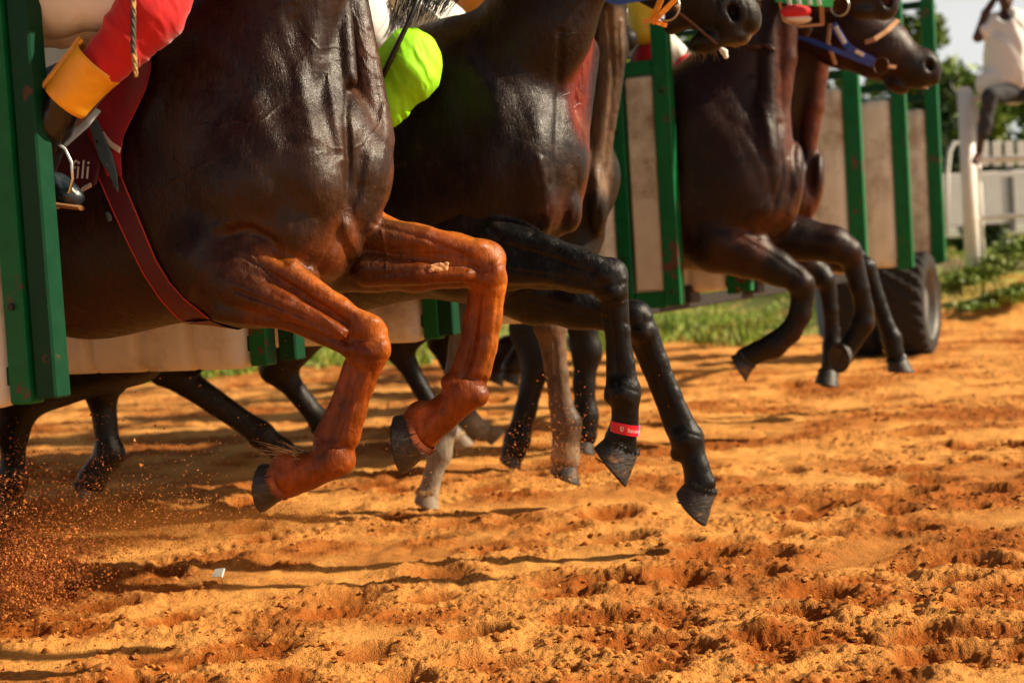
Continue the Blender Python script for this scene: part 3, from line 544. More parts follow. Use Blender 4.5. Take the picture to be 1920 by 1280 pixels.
E(1170, 734, 4.92, 33, 30, 26, 0, .012); E(1143, 742, 4.93, 12, 16, 14, 0, .01)
S.chain([pr(1172, 750, 4.92, 28), pr(1172, 790, 4.93, 25), pr(1163, 826, 4.95, 32)], .012, fl)
# far foreleg
S.chain([pr(930, 520, 5.35, 66), pr(1000, 552, 5.32, 54), pr(1080, 572, 5.26, 42), pr(1150, 588, 5.22, 35)], .03, (ND, .8))
E(1190, 592, 5.2, 33, 32, 32, 0, .015); E(1205, 620, 5.19, 27, 28, 28, 0, .012); E(1212, 600, 5.18, 13, 20, 16, 0, .01)
S.chain([pr(1210, 630, 5.2, 28), pr(1232, 680, 5.2, 22), pr(1257, 740, 5.2, 21), pr(1282, 800, 5.2, 24)], .012, fl)
S.chain([pr(1196, 640, 5.21, 16), pr(1216, 690, 5.21, 14), pr(1242, 750, 5.21, 15), pr(1264, 805, 5.21, 18)], .006, fl)
E(1288, 822, 5.2, 33, 33, 28, 20, .012); E(1270, 850, 5.21, 14, 16, 16, 0, .01)
S.chain([pr(1294, 840, 5.2, 27), pr(1306, 876, 5.19, 24), pr(1312, 905, 5.19, 31)], .012, fl)
# hind legs seen under the gate at the far left
hindleg(S, [P(170, 640, 5.85), P(30, 740, 5.9), P(22, 900, 5.95), P(14, 985, 5.95)], 1.5)
S.ell(P(60, 690, 5.85), np.array([rx, ux, F0]), (.16, .12, .13), .05)
hindleg(S, [P(250, 620, 6.0), P(188, 720, 6.1), P(205, 850, 6.1), P(172, 900, 6.1)], 1.5)
S.cap(P(250, 660, 5.75), P(60, 700, 5.9), .12, .14, .06)
BK = (.0045, .0036, .0033)
S.cap(P(60, 690, 5.85), P(20, 800, 5.9), .09, .06, .05)
n2 = [P(960, 480, 5.0), P(1130, 520, 4.92), P(1170, 720, 4.92), P(1165, 840, 4.95)]; f2 = [P(960, 550, 5.3), P(1190, 600, 5.2), P(1290, 820, 5.2), P(1312, 910, 5.2)]
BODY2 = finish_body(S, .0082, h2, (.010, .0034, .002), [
  ([P(1125, -20, 5.2), P(1092, 120, 5.15), P(1064, 240, 5.15)], .02, .10, (.15, .015, .004)),  # red rim light down the neck's front edge, painted into the coat
  ([P(1085, 250, 5.2), P(1085, 400, 5.2)], .03, .07, (.11, .024, .008)), ([P(1030, 400, 5.05)], .02, .1, (.05, .013, .006)),  # the chest edge continues that painted rim light
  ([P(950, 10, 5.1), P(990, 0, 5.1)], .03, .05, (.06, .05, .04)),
  (n2, .09, .05, BK), (f2, .09, .05, BK), ([P(170, 640, 5.85), P(22, 900, 5.95)], .2, .1, BK), ([P(250, 640, 6.0), P(190, 880, 6.1)], .1, .1, BK)], MT['coat2'],
  [([(905, 440), (1000, 470), (1110, 490)], 5, .0015), ([(1052, 60), (1047, 180), (1043, 300), (1049, 390), (1036, 436)], 7, -.010), ([(1000, 440), (1020, 395), (1030, 345)], 7, -.006), ([(1076, 425), (1086, 370), (1082, 320)], 5, -.005), ([(1012, 300), (1025, 360), (1022, 400)], 7, .005), ([(800, 90), (860, 170), (885, 270)], 18, -.007), ([(850, 70), (920, 170), (950, 260)], 16, .005), ([(900, 90), (970, 180), (1000, 260)], 14, -.005),
   ([(820, 420), (862, 402), (905, 412), (936, 446)], 7, -.010), ([(930, 452), (1030, 482), (1110, 512)], 4, -.006), ([(950, 505), (1040, 518), (1100, 534)], 4, -.005), ([(1145, 580), (1154, 650), (1158, 722)], 3, -.006), ([(1206, 640), (1230, 710), (1264, 792)], 3, -.006), ([(1122, 530), (1150, 538), (1172, 530)], 5, -.004), ([(1125, 558), (1150, 566), (1174, 560)], 4, -.004), ([(1172, 604), (1200, 612), (1222, 602)], 5, -.004), ([(960, 550), (1050, 575), (1150, 600)], 5, -.004), ([(1262, 830), (1290, 812), (1314, 818)], 4, -.003), ([(1140, 740), (1170, 726), (1196, 734)], 4, -.003)], relax=3, fine=True)
hoof('hoof', P(1163, 836, 4.95), P(1138, 872, 4.95) - P(1163, 836, 4.95), P(1171, 922, 4.93) - P(1125, 845, 4.96), .068, h2, length=1.1)
hoof('hoof', P(1312, 914, 5.19), P(1288, 956, 5.2) - P(1312, 914, 5.19), P(1335, 992, 5.16) - P(1280, 930, 5.22), .062, h2, length=1.25)
hoof('hoof', P(14, 990, 5.95), (.0, .1, -1), TD, .055, h2); hoof('hoof', P(170, 905, 6.1), P(145, 930, 6.1) - P(172, 900, 6.1), P(150, 960, 6.1) - P(150, 910, 6.1), .055, h2)
tail(L2, h2, .7)
# mane
b = MB(); rv = random.Random(9)
for i in range(170):
    t = rv.random(); a = P(905 - 120 * t + rv.uniform(-14, 14), -40 + rv.uniform(-25, 10), 5.0 + rv.uniform(-.03, .03)); e = P(835 - 105 * t + rv.uniform(-12, 12), 20 + 40 * t + rv.uniform(-16, 14), 4.86 + rv.uniform(-.03, .03)); mid = (a + e) / 2 + np.array([.01 * rv.uniform(-1, 1) - .012, -.02, .012])
    b.tube([a, mid, e], [.0022, .002, .0005], 4)
b.build('mane', MT['hair'], h2)
# printed silicone band round the near pastern
band = MB(); cc = P(1172, 802, 4.93); axb = P(1169, 830, 4.935) - P(1174, 775, 4.925); axb /= np.linalg.norm(axb); sa = np.cross(axb, F0); sa /= np.linalg.norm(sa)
if sa[0] < 0: sa = -sa
fa = np.cross(sa, axb); fa = fa if fa @ F0 < 0 else -fa        # towards the camera
tilt = .28
def bandpt(q, v, r=1.0):
    return cc + (sa * math.sin(q) * .0455 + fa * math.cos(q) * .038) * r + axb * (v + math.sin(q) * .0455 * tilt * .35)
def bandstrip(q0, q1, m, name, parent, r=1.0, hw=.0165):
    b = MB(); n = 28; V = []
    for i in range(n + 1):
        q = q0 + (q1 - q0) * i / n
        for v, k in ((-hw, r), (hw, r), (hw, r * .93), (-hw, r * .93)): V.append(bandpt(q, v, k))
    Fs = [(4 * i + j, 4 * i + (j + 1) % 4, 4 * i + 4 + (j + 1) % 4, 4 * i + 4 + j) for i in range(n) for j in range(4)] + [(0, 1, 2, 3), tuple(range(4 * n, 4 * n + 4))]
    return b.add(V, Fs).build(name, MT[m], parent)
bw = bandstrip(-1.9, 1.15, 'red', 'pastern_band', None); tag(bw, 'red printed silicone band with a pale blue end worn round a black pastern', 'band')
bandstrip(1.15, 4.38, 'blue', 'blue_section', bw)
def on_band(name, V, Fs, m):
    """flat lettering bent round the band: x along, y up, metres"""
    me = MB(); me.add([bandpt(x / .0455, -y, 1.03) for x, y in V], Fs); return me.build(name, MT[m], bw)
tc_ = bpy.data.curves.new('t', 'FONT'); tc_.body = 'Barcelona'; tc_.size = .0175; tc_.resolution_u = 3; to = bpy.data.objects.new('t', tc_); C.objects.link(to); bpy.context.view_layer.update()
tm = to.to_mesh(); tv = [(v.co.x * .78 + .005, v.co.y - .006) for v in tm.vertices]; tf = [tuple(p.vertices) for p in tm.polygons]; on_band('lettering', tv, tf, 'pinkwhite'); to.to_mesh_clear(); bpy.data.objects.remove(to)
cr_ = [(-.006, .009), (0, .0075), (.006, .009), (.0062, .001), (.0035, -.006), (0, -.009), (-.0035, -.006), (-.0062, .001)]; on_band('crest', [(x - .012, y) for x, y in cr_], [tuple(range(8))], 'pinkwhite')
cr2 = [(x * .55 - .012, y * .55) for x, y in cr_]; me = MB(); me.add([bandpt(x / .0455, -y, 1.036) for x, y in cr2[:4] + [(-.012, 0)]], [(0, 1, 4), (1, 2, 3, 4)]); me.build('crest_mark', MT['red'], bw)

# ---- third horse: smoky grey-brown, white socks, orange bridle
O3, L3 = frame_of(1122, 300, 6.3)
h3 = empty('horse', O3, 'smoky brown horse with white sock and orange bridle, behind the second horse', 'horse')
S = Sculpt(YAW); trunk(S, L3)
S.cap(L3(-.35, 0, 1.40), P(1080, -40, 6.3), .23, .18, .1, (ND, .8)); S.cap(P(1080, -40, 6.3), P(1130, -190, 6.1), .17, .12, .08, (ND, .7))
S.cap(P(1128, -60, 6.2), P(1146, 90, 6.22), .10, .06, .03); S.cap(P(1146, 90, 6.22), P(1118, 320, 6.25), .065, .05, .03); E(1118, 370, 6.25, 22, 70, 50, 4, .02)
S.chain([pr(1090, -150, 5.98, 75), pr(1170, -95, 5.9, 82), pr(1250, -45, 5.82, 64), pr(1310, -5, 5.78, 55), pr(1362, 30, 5.75, 50)], .02, (ND, .85))
E(1390, 22, 5.74, 34, 50, 36, 30, .012); E(1372, 68, 5.75, 36, 20, 34, -8, .012); E(1325, 80, 5.76, 34, 22, 32, 8, .012); E(1270, 40, 5.8, 30, 22, 30, 30, .02)
E(1378, 22, 5.695, 14, 22, 10, -25, .008); S.ell(P(1377, 22, 5.66), np.array([rx * .9 + ux * .43, ux * .9 - rx * .43, F0]), np.array([11, 19, 26]) * 5.7 / F, .006, -1)
S.cap(P(1312, 62, 5.68), P(1366, 90, 5.69), .003, .006, .007, op=-1)
S.chain([pr(1080, 440, 6.35, 56), pr(1060, 520, 6.3, 42), pr(1035, 590, 6.22, 34)], .03, fl)          # forelegs
E(1032, 610, 6.2, 34, 34, 32, 0, .015); S.chain([pr(1036, 640, 6.2, 27), pr(1044, 700, 6.2, 22), pr(1052, 760, 6.2, 23), pr(1062, 795, 6.2, 30), pr(1062, 820, 6.2, 26), pr(1060, 860, 6.2, 30)], .015, fl)
S.chain([pr(1010, 470, 6.5, 50), pr(900, 540, 6.45, 30)], .03, fl); S.chain([pr(905, 540, 6.45, 30), pr(872, 590, 6.42, 27), pr(856, 700, 6.42, 22), pr(838, 800, 6.42, 19), pr(824, 850, 6.42, 24), pr(812, 890, 6.42, 18), pr(802, 930, 6.42, 22)], .015, fl)
hindleg(S, [P(420, 600, 6.7), P(310, 690, 6.8), P(490, 815, 6.8), P(530, 845, 6.8)], 1.5); S.cap(P(310, 690, 6.8), P(480, 805, 6.8), .06, .045, .02)
hindleg(S, [P(560, 600, 6.95), P(520, 690, 7.0), P(605, 795, 7.0), P(625, 830, 7.0)], 1.5)
WH = (.26, .21, .15)
finish_body(S, .012, h3, (.012, .0085, .006), [
  ([P(1150, 40, 6.15), P(1125, 350, 6.2)], .02, .06, (.12, .07, .04)), ([P(1425, 0, 5.74), P(1400, 80, 5.74), P(1370, 95, 5.74)], .01, .03, (.14, .09, .055)),  # painted highlights down the neck, painted rim light round the muzzle
  ([P(1378, 22, 5.70)], .03, .02, (.006, .004, .004)),
  ([P(1033, 600, 6.2), P(1055, 860, 6.2)], .05, .05, (.14, .085, .05)), ([P(880, 570, 6.43), P(840, 780, 6.42)], .05, .05, (.09, .065, .045)), ([P(1062, 850, 6.2)], .05, .03, (.26, .19, .12)), ([P(826, 850, 6.42), P(798, 940, 6.42)], .07, .03, WH)], MT['coat3'], [([(1142, 20), (1150, 150), (1135, 300), (1120, 420)], 5, -.010), ([(1164, 40), (1166, 140), (1150, 240)], 4, .006), ([(1110, 60), (1120, 200), (1105, 330)], 5, -.006), ([(1040, 640), (1046, 740), (1054, 790)], 4, -.006), ([(1310, -10), (1290, 30), (1300, 60)], 6, -.004), ([(1345, 0), (1338, 40), (1350, 70)], 5, -.004), ([(1250, 60), (1300, 92), (1330, 96)], 4, .003), ([(1395, -5), (1404, 30), (1396, 60)], 4, -.003)], fine=True)
hoof('hoof', P(1058, 868, 6.2), P(1052, 915, 6.2) - P(1058, 868, 6.2), P(1080, 930, 6.17) - P(1030, 890, 6.2), .056, h3, length=1.1)
MT['palehoof'] = mat('pale hoof horn', (.24, .18, .12), rough=.6, noise=.3, bump=.3); hoof('hoof', P(799, 925, 6.42), (-.15, -.05, -1), TD, .05, h3, m='palehoof', label='pale hoof below a white sock', hair='palehair')
hoof('hoof', P(535, 850, 6.8), P(560, 875, 6.8) - P(530, 845, 6.8), P(560, 860, 6.8) - P(520, 890, 6.8), .055, h3); hoof('hoof', P(625, 835, 7.0), (.4, 0, -1), TD, .055, h3)
def strap(pts, hw, m, parent, name, th=.003, tow=-1):
    """a flat band along pts, lying with its flat side towards the viewer side"""
    b = MB(); pts = [np.asarray(p, float) for p in pts]; V = []
    for i, p in enumerate(pts):
        t = pts[min(i + 1, len(pts) - 1)] - pts[max(i - 1, 0)]; t /= np.linalg.norm(t); w_ = np.cross(t, ND); w_ /= np.linalg.norm(w_); n_ = np.cross(w_, t)
        V += [p + w_ * hw + n_ * th, p + w_ * hw - n_ * th, p - w_ * hw - n_ * th, p - w_ * hw + n_ * th]
    Fs = [(4 * i + j, 4 * i + (j + 1) % 4, 4 * i + 4 + (j + 1) % 4, 4 * i + 4 + j) for i in range(len(pts) - 1) for j in range(4)] + [(0, 1, 2, 3), tuple(range(4 * len(pts) - 4, 4 * len(pts)))]
    return b.add(V, Fs).build(name, MT[m], parent)
def ring(px, py, d, rp, m, parent, name='bit_ring', wr=.0035, ax=None):
    c = P(px, py, d); a, u = (TD * .97 + ND * .1, ZD); b = MB(); b.tube([c + (a * math.cos(q) + u * math.sin(q)) * rp * d / F for q in np.linspace(0, 2 * math.pi, 25)], wr, 8, cap=False); return b.build(name, MT[m], parent, smooth=True)
def bridle3():
    r = empty('bridle', P(1250, 10, 5.7), 'orange and black taped bridle with a round steel bit ring on the third horse', 'bridle')
    ring(1252, 14, 5.655, 25, 'steel', r)
    b = MB(); b.add(*[[P(1270, 12, 5.65) + q * .012 for q in (rx, ux, -rx, -ux, F0, -F0)], [(0,1,4),(1,2,4),(2,3,4),(3,0,4),(0,1,5),(1,2,5),(2,3,5),(3,0,5)]]); b.build('bit_end', MT['steel'], r, True)
    strap([P(1262, -40, 5.7), P(1243, -8, 5.655), P(1226, 30, 5.66), P(1222, 44, 5.68)], .010, 'orange', r, 'cheek_strap')
    strap([P(1222, 44, 5.66), P(1238, 28, 5.65), P(1268, -2, 5.65), P(1295, -40, 5.67)], .009, 'orange', r, 'cheek_strap')
    strap([P(1205, 40, 5.69), P(1225, 40, 5.655), P(1250, 48, 5.67)], .008, 'orange', r, 'chin_strap'); strap([P(1120, -6, 5.85), P(1160, 2, 5.8), P(1222, -8, 5.7)], .014, 'bluestrap', r, 'throat_strap')
    strap([P(1262, 16, 5.66), P(1300, 46, 5.68), P(1345, 84, 5.69)], .004, 'brownleather', r, 'bit_strap'); return r
bridle3()
b = Sculpt(YAW)
for q in ((1358, 98, 7), (1361, 106, 5), (1353, 94, 5)): b.ell(P(q[0], q[1], 5.7), AX, np.array([1, 1, 1]) * q[2] * 5.7 / F, .006)
V, Q = b.mesh(.0025, 2); link('saliva', mesh_np(V, Q), MT['foam'], h3)
b = MB()
for i in range(60):
    t = rv.random(); a = P(1424 - 40 * t ** 2 + rv.uniform(-5, 2), -8 + 95 * t, 5.73); b.tube([a, a + (rx * rv.uniform(.2, 1) - ux * t * 1.0 + ux * .2) * rv.uniform(.006, .016)], [.0006, .0002], 3)
for i in range(18): a = P(1300 + rv.uniform(-10, 45), 98 + rv.uniform(-4, 4), 5.75); b.tube([a, a - ux * rv.uniform(.012, .04) + rx * rv.uniform(-.01, .015)], [.0006, .0002], 3)
wk = b.build('whiskers', MT['palehair'], h3); wk['kind'] = 'stuff'

# ---- horse between, mostly hidden
Oh, Lh = frame_of(1075, 300, 7.45)
h6 = empty('horse', Oh, 'black horse nearly hidden behind the others, with pale hind hooves', 'horse')
S = Sculpt(YAW); trunk(S, Lh); S.cap(Lh(-.3, 0, 1.4), Lh(-.25, 0, 1.8), .22, .16, .1, (ND, .8)); S.cap(Lh(-.25, 0, 1.8), Lh(-.1, 0, 2.15), .15, .11, .06, (ND, .7)); headgear_generic(S, Lh(-.1, 0, 2.2), Lh(.3, 0, 1.95))
S.chain([pr(1060, 480, 7.4, 45), pr(1090, 600, 7.4, 30), pr(1100, 660, 7.4, 28), pr(1095, 720, 7.4, 20), pr(1098, 780, 7.4, 24), pr(1095, 815, 7.4, 26)], .03, fl)
S.chain([pr(1000, 500, 7.6, 45), pr(985, 620, 7.55, 30), pr(1005, 690, 7.5, 26), pr(985, 770, 7.5, 20), pr(970, 825, 7.5, 24), pr(962, 850, 7.5, 24)], .03, fl)
hindleg(S, [P(800, 560, 7.9), P(745, 650, 8.0), P(825, 790, 8.0), P(850, 815, 8.0)], 1.5); hindleg(S, [P(850, 560, 8.1), P(830, 640, 8.2), P(880, 790, 8.2), P(905, 808, 8.2)], 1.5)
finish_body(S, .015, h6, (.006, .0042, .0035), [([P(885, 795, 8.2), P(930, 820, 8.2)], .05, .04, WH), ([P(835, 800, 8), P(860, 830, 8)], .04, .04, WH)], MT['coat3'])
hoof('hoof', P(1092, 822, 7.4), (-.2, 0, -1), TD, .055, h6); hoof('hoof', P(960, 852, 7.5), P(952, 880, 7.5) - P(965, 845, 7.5), TD, .055, h6)
hoof('hoof', P(915, 812, 8.2), P(945, 830, 8.2) - P(905, 808, 8.2), TD, .052, h6, m='palehoof', label='pale hoof', hair='palehair'); hoof('hoof', P(858, 820, 8.0), (.5, 0, -1), TD, .052, h6, m='palehoof', label='pale hoof', hair='palehair')

# ---- fourth horse
O4, L4 = frame_of(1462, 300, 7.9)
h4 = empty('horse', O4, 'reddish bay horse in front of the green framed door, one foreleg folded right back', 'horse')
S = Sculpt(YAW); trunk(S, L4)
S.cap(L4(-.32, 0, 1.40), P(1410, -20, 7.95), .24, .20, .1, (ND, .8)); S.cap(P(1410, -20, 7.95), P(1440, -160, 7.85), .18, .13, .08, (ND, .7))
S.cap(P(1462, -60, 7.88), P(1473, 110, 7.86), .10, .055, .03); S.cap(P(1473, 110, 7.86), P(1455, 310, 7.85), .055, .03, .02); S.cap(P(1440, 0, 7.85), P(1440, 280, 7.8), .06, .04, .02)
E(1330, 250, 8.05, 105, 140, 90, 25, .12); E(1395, 320, 7.98, 80, 120, 85, -20, .12); E(1440, 320, 7.92, 36, 105, 60, 6, .06); E(1486, 340, 7.92, 20, 75, 50, -4, .02); E(1470, 385, 7.92, 22, 48, 45, 0, .03); E(1420, 395, 7.95, 60, 55, 70, 15, .06)
S.chain([pr(1405, -150, 7.72, 52), pr(1460, -75, 7.7, 66), pr(1540, -38, 7.62, 58), pr(1600, -18, 7.58, 44), pr(1650, -6, 7.55, 34)], .02, (ND, .85)); E(1655, 8, 7.55, 30, 32, 26, 30, .012); E(1620, 22, 7.55, 30, 16, 22, -5, .012); E(1510, 55, 7.66, 14, 16, 16, 0, .01)
E(1664, 3, 7.515, 15, 17, 8, 0, .006); S.ell(P(1664, 3, 7.49), AX, (.022, .03, .03), .006, -1)
S.chain([pr(1350, 455, 7.92, 62), pr(1400, 475, 7.88, 45), pr(1455, 502, 7.84, 32), pr(1490, 520, 7.82, 27)], .03, fl); E(1502, 532, 7.81, 27, 26, 24, 0, .015)
S.chain([pr(1505, 550, 7.82, 23), pr(1500, 590, 7.83, 21), pr(1482, 622, 7.85, 21), pr(1450, 648, 7.87, 24), pr(1420, 660, 7.9, 20), pr(1398, 672, 7.92, 22)], .015, fl)
S.chain([pr(1440, 440, 8.1, 48), pr(1500, 448, 8.06, 40), pr(1560, 458, 8.0, 34), pr(1585, 468, 7.99, 28)], .03, fl); E(1590, 474, 7.98, 27, 27, 24, 0, .015)
S.chain([pr(1600, 495, 8.0, 22), pr(1612, 540, 8.0, 18), pr(1620, 580, 8.02, 18), pr(1618, 606, 8.03, 22), pr(1600, 636, 8.05, 18), pr(1588, 655, 8.06, 19)], .015, fl)
hindleg(S, [P(1100, 520, 8.5), P(1050, 560, 8.6), P(985, 640, 8.7), P(960, 690, 8.7)], 1.5); hindleg(S, [P(1130, 520, 8.7), P(1080, 560, 8.8), P(950, 650, 8.9), P(930, 690, 8.9)], 1.5)
finish_body(S, .013, h4, (.017, .0042, .0022), [([P(1470, 70, 7.85), P(1470, 300, 7.85)], .02, .09, (.085, .020, .007)), ([P(1490, 330, 7.88), P(1475, 400, 7.86), P(1430, 420, 7.8)], .02, .07, (.085, .022, .008)),
  ([P(1390, 440, 7.8), P(1430, 470, 7.8)], .02, .05, (.07, .018, .007)), ([P(1450, 500, 7.84), P(1505, 560, 7.82), P(1400, 665, 7.9)], .05, .07, BK), ([P(1500, 450, 8.05), P(1610, 540, 8), P(1590, 655, 8.05)], .06, .07, BK), ([P(1640, 0, 7.55)], .08, .06, (.012, .010, .0095)), ([P(1664, 3, 7.53)], .015, .02, (.14, .01, .01))], MT['coat4'], [([(1462, 230), (1468, 330), (1450, 400), (1425, 425)], 4, -.014), ([(1395, 240), (1436, 300), (1450, 380)], 8, -.010), ([(1300, 150), (1380, 240), (1420, 340)], 14, -.008), ([(1380, 440), (1450, 480), (1500, 515)], 4, -.007), ([(1480, 300), (1492, 350), (1480, 400)], 4, .006), ([(1350, 430), (1390, 425), (1420, 445)], 7, -.012), ([(1500, 560), (1490, 605), (1450, 645)], 3, -.005), ([(1410, 150), (1440, 240), (1450, 300)], 8, .008)])
hoof('hoof', P(1396, 675, 7.92), P(1378, 688, 7.93) - P(1398, 670, 7.92), P(1375, 710, 7.92) - P(1385, 665, 7.92), .066, h4, length=.8)
hoof('hoof', P(1584, 660, 8.06), P(1566, 668, 8.0) - P(1588, 655, 8.06), P(1560, 700, 8.05) - P(1572, 640, 8.05), .068, h4, length=.8)
hoof('hoof', P(957, 695, 8.7), (-.3, 0, -1), TD, .055, h4); hoof('hoof', P(927, 695, 8.9), (-.3, 0, -1), TD, .055, h4); tail(L4, h4)
# ---- fifth horse, head stretched out
O5, L5 = frame_of(1510, 300, 8.85)
h5 = empty('horse', O5, 'bay horse farthest from the camera with its head stretched out and blue rein', 'horse')
S = Sculpt(YAW); trunk(S, L5)
S.cap(L5(-.32, 0, 1.40), P(1500, 60, 8.8), .23, .18, .1, (ND, .8)); S.cap(P(1500, 60, 8.8), P(1530, -30, 8.6), .18, .14, .08, (ND, .7)); S.cap(P(1532, 60, 8.75), P(1525, 200, 8.78), .09, .06, .03); S.cap(P(1525, 200, 8.78), P(1510, 330, 8.8), .06, .035, .02)
E(1527, 340, 8.84, 17, 62, 45, -5, .02); E(1510, 380, 8.84, 18, 40, 40, 0, .03); E(1490, 350, 8.8, 22, 60, 45, 5, .015)
S.chain([pr(1535, 20, 8.45, 72), pr(1590, 52, 8.4, 78), pr(1650, 92, 8.34, 58), pr(1700, 122, 8.3, 40), pr(1722, 132, 8.28, 36)], .02, (ND, .8))
E(1738, 122, 8.27, 24, 34, 26, 30, .012); E(1722, 150, 8.28, 26, 13, 22, -10, .01); E(1680, 162, 8.3, 26, 12, 20, -28, .01); E(1748, 138, 8.27, 15, 24, 20, 10, .01); S.cap(P(1690, 158, 8.24), P(1728, 164, 8.24), .002, .010, .008, op=-1)
S.cap(P(1700, 152, 8.2), P(1745, 172, 8.2), .001, .006, .01, op=-1)
S.ell(P(1744, 122, 8.19), np.array([rx * .9 + ux * .43, ux * .9 - rx * .43, F0]), np.array([8, 13, 16]) * 8.3 / F, .006, -1)
S.chain([pr(1450, 460, 8.85, 45), pr(1500, 492, 8.8, 32), pr(1535, 512, 8.78, 24)], .03, fl); E(1546, 524, 8.77, 21, 21, 20, 0, .012)
S.chain([pr(1552, 540, 8.78, 18), pr(1557, 580, 8.78, 15), pr(1560, 620, 8.8, 15), pr(1560, 650, 8.8, 18), pr(1556, 685, 8.8, 17)], .012, fl)
S.chain([pr(1540, 470, 9.1, 38), pr(1600, 488, 9.05, 27)], .03, fl); E(1622, 500, 9.0, 22, 20, 20, 0, .012)
S.chain([pr(1630, 515, 9.0, 17), pr(1645, 560, 9.0, 15), pr(1662, 610, 9.0, 15), pr(1672, 635, 9.0, 19), pr(1678, 665, 9.0, 18)], .012, fl)
hindleg(S, [P(1200, 500, 9.4), P(1150, 560, 9.5), P(1100, 600, 9.6), P(1080, 640, 9.6)], 1.5); hindleg(S, [P(1230, 500, 9.6), P(1200, 550, 9.7), P(1180, 580, 9.8), P(1160, 600, 9.8)], 1.5)
finish_body(S, .014, h5, (.020, .0048, .0024), [([P(1560, 110, 8.7), P(1530, 260, 8.75)], .03, .07, (.11, .024, .008)), ([P(1530, 330, 8.8), P(1512, 400, 8.8)], .02, .08, (.11, .026, .010)), ([P(1690, 40, 8.3), P(1750, 120, 8.27)], .01, .04, (.10, .04, .022)), ([P(1744, 122, 8.2)], .02, .015, (.006, .004, .004)), ([P(1735, 140, 8.2)], .08, .06, (.010, .007, .006)),  # the pale nose ridge is rim light painted into the coat
  ([P(1730, 160, 8.27), P(1735, 166, 8.27)], .002, .018, (.4, .1, .06)), ([P(1540, 520, 8.78), P(1557, 690, 8.8)], .06, .06, BK), ([P(1620, 500, 9), P(1680, 670, 9)], .06, .06, BK)], MT['coat4'])
hoof('hoof', P(1553, 698, 8.8), P(1550, 725, 8.78) - P(1555, 692, 8.8), P(1550, 760, 8.7) - P(1550, 700, 8.9), .068, h5, length=1.1); hoof('hoof', P(1680, 676, 9.0), P(1688, 700, 9.0) - P(1680, 670, 9.0), P(1706, 712, 9.0) - P(1670, 700, 9.0), .066, h5, length=1.1)
hoof('hoof', P(1080, 645, 9.6), (0, 0, -1), TD, .055, h5); hoof('hoof', P(1158, 604, 9.8), (0, 0, -1), TD, .055, h5); tail(L5, h5)
b = MB()
for i in range(6): b.box(P(1722 + i * 3.4, 159 + i * 1.2, 8.26), rx, ux, F0, .0045, .007, .004, .0015)
MT['tooth'] = mat('teeth', (.7, .6, .42), rough=.3, bump=0); b.build('teeth', MT['tooth'], h5)
def bridle4():
    r = empty('bridle', P(1560, 10, 7.5), 'green bridle with a red fleece pad and a dark bit ring on the fourth horse', 'bridle')
    ring(1575, 12, 7.50, 18, 'steel', r); strap([P(1455, -4, 7.55), P(1500, 2, 7.49), P(1562, 6, 7.49)], .020, 'greenstrap', r, 'cheek_strap'); strap([P(1570, -2, 7.49), P(1580, -30, 7.5)], .012, 'greenstrap', r, 'cheek_strap')
    for x in (1478, 1496, 1516, 1534): strap([P(x, -8, 7.475), P(x + 3, 10, 7.475)], .008, 'white', r, 'white_patch')
    S = Sculpt(0); S.ell(P(1492, 22, 7.53), np.array([rx, ux, F0]), (.075, .035, .035), .01); V, Q = S.mesh(.006, 2); link('fleece_pad', mesh_np(V, Q), MT['padred'], r)
    S = Sculpt(0); S.ell(P(1494, 36, 7.55), np.array([rx, ux, F0]), (.07, .024, .04), .01); V, Q = S.mesh(.006, 2); link('fleece_lining', mesh_np(V, Q), MT['white'], r)
    strap([P(1540, 8, 7.5), P(1542, 45, 7.55)], .010, 'tanstrap', r, 'chin_strap'); strap([P(1462, 4, 7.52), P(1468, 34, 7.53), P(1500, 50, 7.53), P(1545, 46, 7.55)], .006, 'tanstrap', r, 'chin_strap')
def bridle5():
    r = empty('bridle', P(1640, 110, 8.2), 'blue rein and tan noseband worn by the farthest horse', 'bridle')
    ring(1652, 124, 8.17, 15, 'brownleather', r); strap([P(1498, 68, 8.25), P(1560, 92, 8.17), P(1636, 122, 8.155)], .013, 'bluestrap', r, 'rein'); strap([P(1562, 46, 8.17), P(1590, 90, 8.145), P(1640, 116, 8.15)], .017, 'bluestrap', r, 'cheek_strap')
    strap([P(1566, 50, 8.14), P(1584, 82, 8.13)], .009, 'white', r, 'white_patch'); strap([P(1604, 96, 8.13), P(1620, 104, 8.135)], .009, 'white', r, 'white_patch')
    strap([P(1684, 38, 8.26), P(1664, 58, 8.19), P(1640, 74, 8.17), P(1622, 80, 8.18)], .012, 'tanstrap', r, 'noseband'); strap([P(1556, 45, 8.2), P(1552, 80, 8.19), P(1566, 122, 8.23)], .009, 'tanstrap', r, 'throat_strap'); strap([P(1664, 124, 8.17), P(1680, 126, 8.18)], .009, 'tanstrap', r, 'bit_strap')
bridle4(); bridle5()
